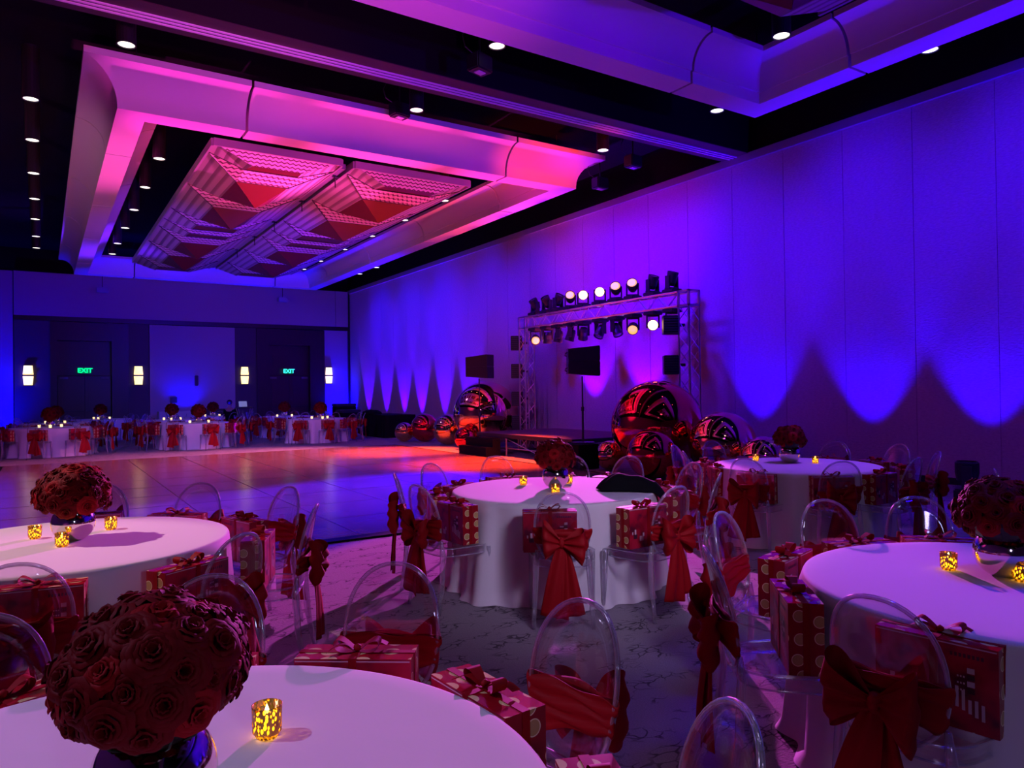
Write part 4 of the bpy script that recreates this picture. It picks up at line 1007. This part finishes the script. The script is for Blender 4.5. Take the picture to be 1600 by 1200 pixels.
# ------------------------------------------------------------------ furniture at the far end
def draped(name, x0, x1, y0, y1, h, m, label, cat, wob=.02, seed=0):
    bm = bmesh.new(); n = 90; rings = []
    def per(u, off):
        W, D = x1 - x0 + 2 * off, y1 - y0 + 2 * off; P_ = 2 * (W + D); s = u * P_
        if s < W: return (x0 - off + s, y0 - off)
        s -= W
        if s < D: return (x1 + off, y0 - off + s)
        s -= D
        if s < W: return (x1 + off - s, y1 + off)
        return (x0 - off, y1 + off - (s - W))
    cx, cy_ = (x0 + x1) / 2, (y0 + y1) / 2; c = bm.verts.new((0, 0, h))
    for off, z, wv in ((0, h, 0), (.01, h - .02, 0), (.02, h * .6, .5), (.03, h * .2, 1), (.04, .005, 1)):
        rings.append([bm.verts.new((per(k / n, off + wob * wv * math.sin(k * 1.3 + seed))[0] - cx, per(k / n, off + wob * wv * math.sin(k * 1.3 + seed))[1] - cy_, z)) for k in range(n)])
    for k in range(n): bm.faces.new((c, rings[0][k], rings[0][(k + 1) % n]))
    for A, B in zip(rings, rings[1:]):
        for k in range(n): bm.faces.new((A[k], B[k], B[(k + 1) % n], A[(k + 1) % n]))
    o = put(name, bm, m); o.location = (cx, cy_, 0); return tag(o, label, cat)
draped('draped_table', 10.05, 11.2, 23.7, 26.0, .80, M_BCLOTH, 'long table under black cloth by the stage wall', 'table')
def lump(name, x, y, z, sx, sy, sz, m, label, cat, seed=1):
    rr = random.Random(seed); bm = bmesh.new(); bmesh.ops.create_icosphere(bm, subdivisions=4, radius=1); ph = [rr.uniform(0, 6) for _ in range(6)]
    for v in bm.verts:
        d = v.co.copy(); k = 1 + .14 * math.sin(3 * d.x + ph[0]) * math.cos(2.5 * d.y + ph[1]) + .07 * math.sin(7 * d.x + 5 * d.y + ph[2]) + .045 * math.sin(11 * d.y - 9 * d.z + ph[3]) + .03 * math.sin(17 * d.x + ph[4])
        v.co = Vector((d.x * k * sx, d.y * k * sy, max(d.z, -.25) * k * sz + .25 * sz))
    o = put(name, bm, m, None, True); o.location = (x, y, z); return tag(o, label, cat)
lump('black_coat', 10.2, 25.3, .80, .3, .35, .14, M_BCLOTH, 'black coat heaped on the long black draped table', 'coat', 3)
draped('bar_table', 3.9, 5.4, 31.75, 32.4, .95, mat('pale_cloth', (.5, .5, .55), .8), 'pale draped table glowing blue under the centre panel', 'table')
o = put('credenza', BX(-.62, .62, -.25, .25, 0, 1.0, bev=.01), M_DWOOD); o.location = (6.42, 32.75, 0); tag(o, 'dark low cabinet against the violet centre panel', 'cabinet')
# high table with laptop
t = thing('cocktail_table', 'tall black cocktail table with curved pale legs near the person', 'table', (6.95, 30.9, 0))
put('tabletop', BX(-.32, .32, -.3, .3, 1.02, 1.07, bev=.01), M_DARKM, t)
for s in (-1, 1):
    for s2 in (-1, 1):
        bm = bmesh.new(); tube(bm, [(s * .28, s2 * .2, 1.02), (s * .2, s2 * .15, .7), (s * .04, s2 * .05, .45), (s * .2, s2 * .15, .2), (s * .28, s2 * .2, 0)], .016, 6); put('leg', bm, M_METAL, t)
t = thing('laptop', 'open laptop on the tall black cocktail table', 'laptop', (6.95, 30.9, 1.072), .2)
put('keyboard_base', BX(-.17, .17, -.12, .12, 0, .018), M_DARKM, t)
o = put('screen', BX(-.17, .17, -.005, .005, 0, .23), mat('screen_glow', (.1, .1, .15), .3, emit=(.3, .3, .7), es=.5), t); o.location = (0, .12, .015); o.rotation_euler.x = -.2
for (x, y, lb) in ((11.35, 31.4, 'black equipment case in the far corner by the stage wall'), (11.1, 30.2, 'lower black equipment case before the far corner')):
    h = 1.0 if y > 31 else .75; t = thing('equipment_case', lb, 'case', (x, y, 0))
    put('body', BX(-.45, .45, -.3, .3, .08, h, bev=.02), M_BCLOTH, t); put('lid', BX(-.46, .46, -.31, .31, h + .002, h + .12, bev=.02), M_DARKM, t)
    for s in (-1, 1):
        for s2 in (-1, 1):
            bm = bmesh.new(); tube(bm, [(s * .36 - .02, s2 * .22, .04), (s * .36 + .02, s2 * .22, .04)], .04, 10); put('wheel', bm, M_DARKM, t)

# seated person far away
def skinned(name, pts, edges, rad, m, parent=None, sub=2):
    me = bpy.data.meshes.new(name); me.from_pydata(pts, edges, []); o = bpy.data.objects.new(name, me); COL.objects.link(o)
    me.materials.append(m); md = o.modifiers.new('skin', 'SKIN'); md.use_smooth_shade = True
    if not me.skin_vertices: pass
    for i, r in enumerate(rad): me.skin_vertices[0].data[i].radius = (r, r) if isinstance(r, (int, float)) else r
    me.skin_vertices[0].data[0].use_root = True
    s = o.modifiers.new('sub', 'SUBSURF'); s.levels = sub; s.render_levels = sub
    if parent: o.parent = parent
    return o
PX, PY = 6.0, 29.09
pts = [(0, 0, .50), (0, .02, .72), (0, .02, .90), (0, .0, 1.04), (0, -.01, 1.11), (0, -.02, 1.24),
       (-.17, .0, 1.0), (-.22, -.08, .78), (-.12, -.28, .76), (.17, .0, 1.0), (.22, -.08, .78), (.12, -.28, .76),
       (-.10, -.05, .50), (-.11, -.42, .50), (-.11, -.42, .08), (-.11, -.55, .05), (.10, -.05, .50), (.11, -.42, .50), (.11, -.42, .08), (.11, -.55, .05), (0, -.03, 1.31),
       (-.09, -.35, .765), (.09, -.35, .765)]
edges = [(0, 1), (1, 2), (2, 3), (3, 4), (4, 5), (5, 20), (3, 6), (6, 7), (7, 8), (8, 21), (3, 9), (9, 10), (10, 11), (11, 22), (0, 12), (12, 13), (13, 14), (14, 15), (0, 16), (16, 17), (17, 18), (18, 19)]
rad = [(.15, .12), (.14, .11), (.16, .11), .10, .05, .085, .06, .045, .03, .06, .045, .03, .085, .06, .04, .035, .085, .06, .04, .035, .07, .028, .028]
person = skinned('person', pts, edges, rad, M_SKIN); person.location = (PX, PY, 0); person.rotation_euler.z = math.radians(150)
tag(person, 'person in dark clothes seated at the last-row table before the blue panel', 'person')
idx = [0, 1, 2, 3, 6, 7, 9, 10, 12, 13, 14, 16, 17, 18]
mp = {v: i for i, v in enumerate(idx)}
sh = skinned('dark_clothes', [pts[i] for i in idx], [(mp[a], mp[b_]) for a, b_ in edges if a in mp and b_ in mp], [((r[0] + .012, r[1] + .012) if isinstance(r, tuple) else r + .012) for r in (rad[i] for i in idx)], M_BCLOTH, person)
bm = bmesh.new(); bmesh.ops.create_uvsphere(bm, u_segments=20, v_segments=12, radius=1, matrix=Matrix.Translation((0, .012, 1.30)) @ Matrix.Diagonal((.102, .115, .10, 1)))
put('hair', bm, M_HAIR, person, True)

# jacket on the pink table
def jacket():
    bm = bmesh.new(); rr = random.Random(4); ph = [rr.uniform(0, 6) for _ in range(8)]
    cx, cy_ = 4.13, 4.52; ax = Vector((.60, -.45, 0)).normalized(); ay = Vector((-ax.y, ax.x, 0)); tc = Vector((T1[0], T1[1], 0))
    def f(u, v):
        a = 2 * PI * u; r = v
        rx = .34 * (1 + .12 * math.sin(3 * a + ph[0]) + .06 * math.sin(7 * a + ph[1])); ry = .17 * (1 + .15 * math.sin(2 * a + ph[2]) + .08 * math.sin(5 * a + ph[3]))
        p = Vector((cx, cy_, 0)) + ax * (rx * r * math.cos(a)) + ay * (ry * r * math.sin(a))
        s = r * math.cos(a)
        hgt = (1 - r ** 3) * (.115 - .05 * s + .022 * math.sin(9 * p.x + 5 * p.y + ph[4]) + .014 * math.sin(24 * p.x + ph[5]) * math.cos(21 * p.y)) + .006
        d = (p - tc).length - .86; z = .7635
        if d > 0: z -= d * 1.1; 
        return Vector((p.x, p.y, z + hgt))
    grid(bm, f, 72, 22, cu=True)
    o = put('black_jacket', bm, M_BCLOTH, None, True); o.modifiers.new('thick', 'SOLIDIFY').thickness = .004
    tag(o, 'crumpled black jacket lying over the edge of the pink-lit table', 'jacket')
jacket()
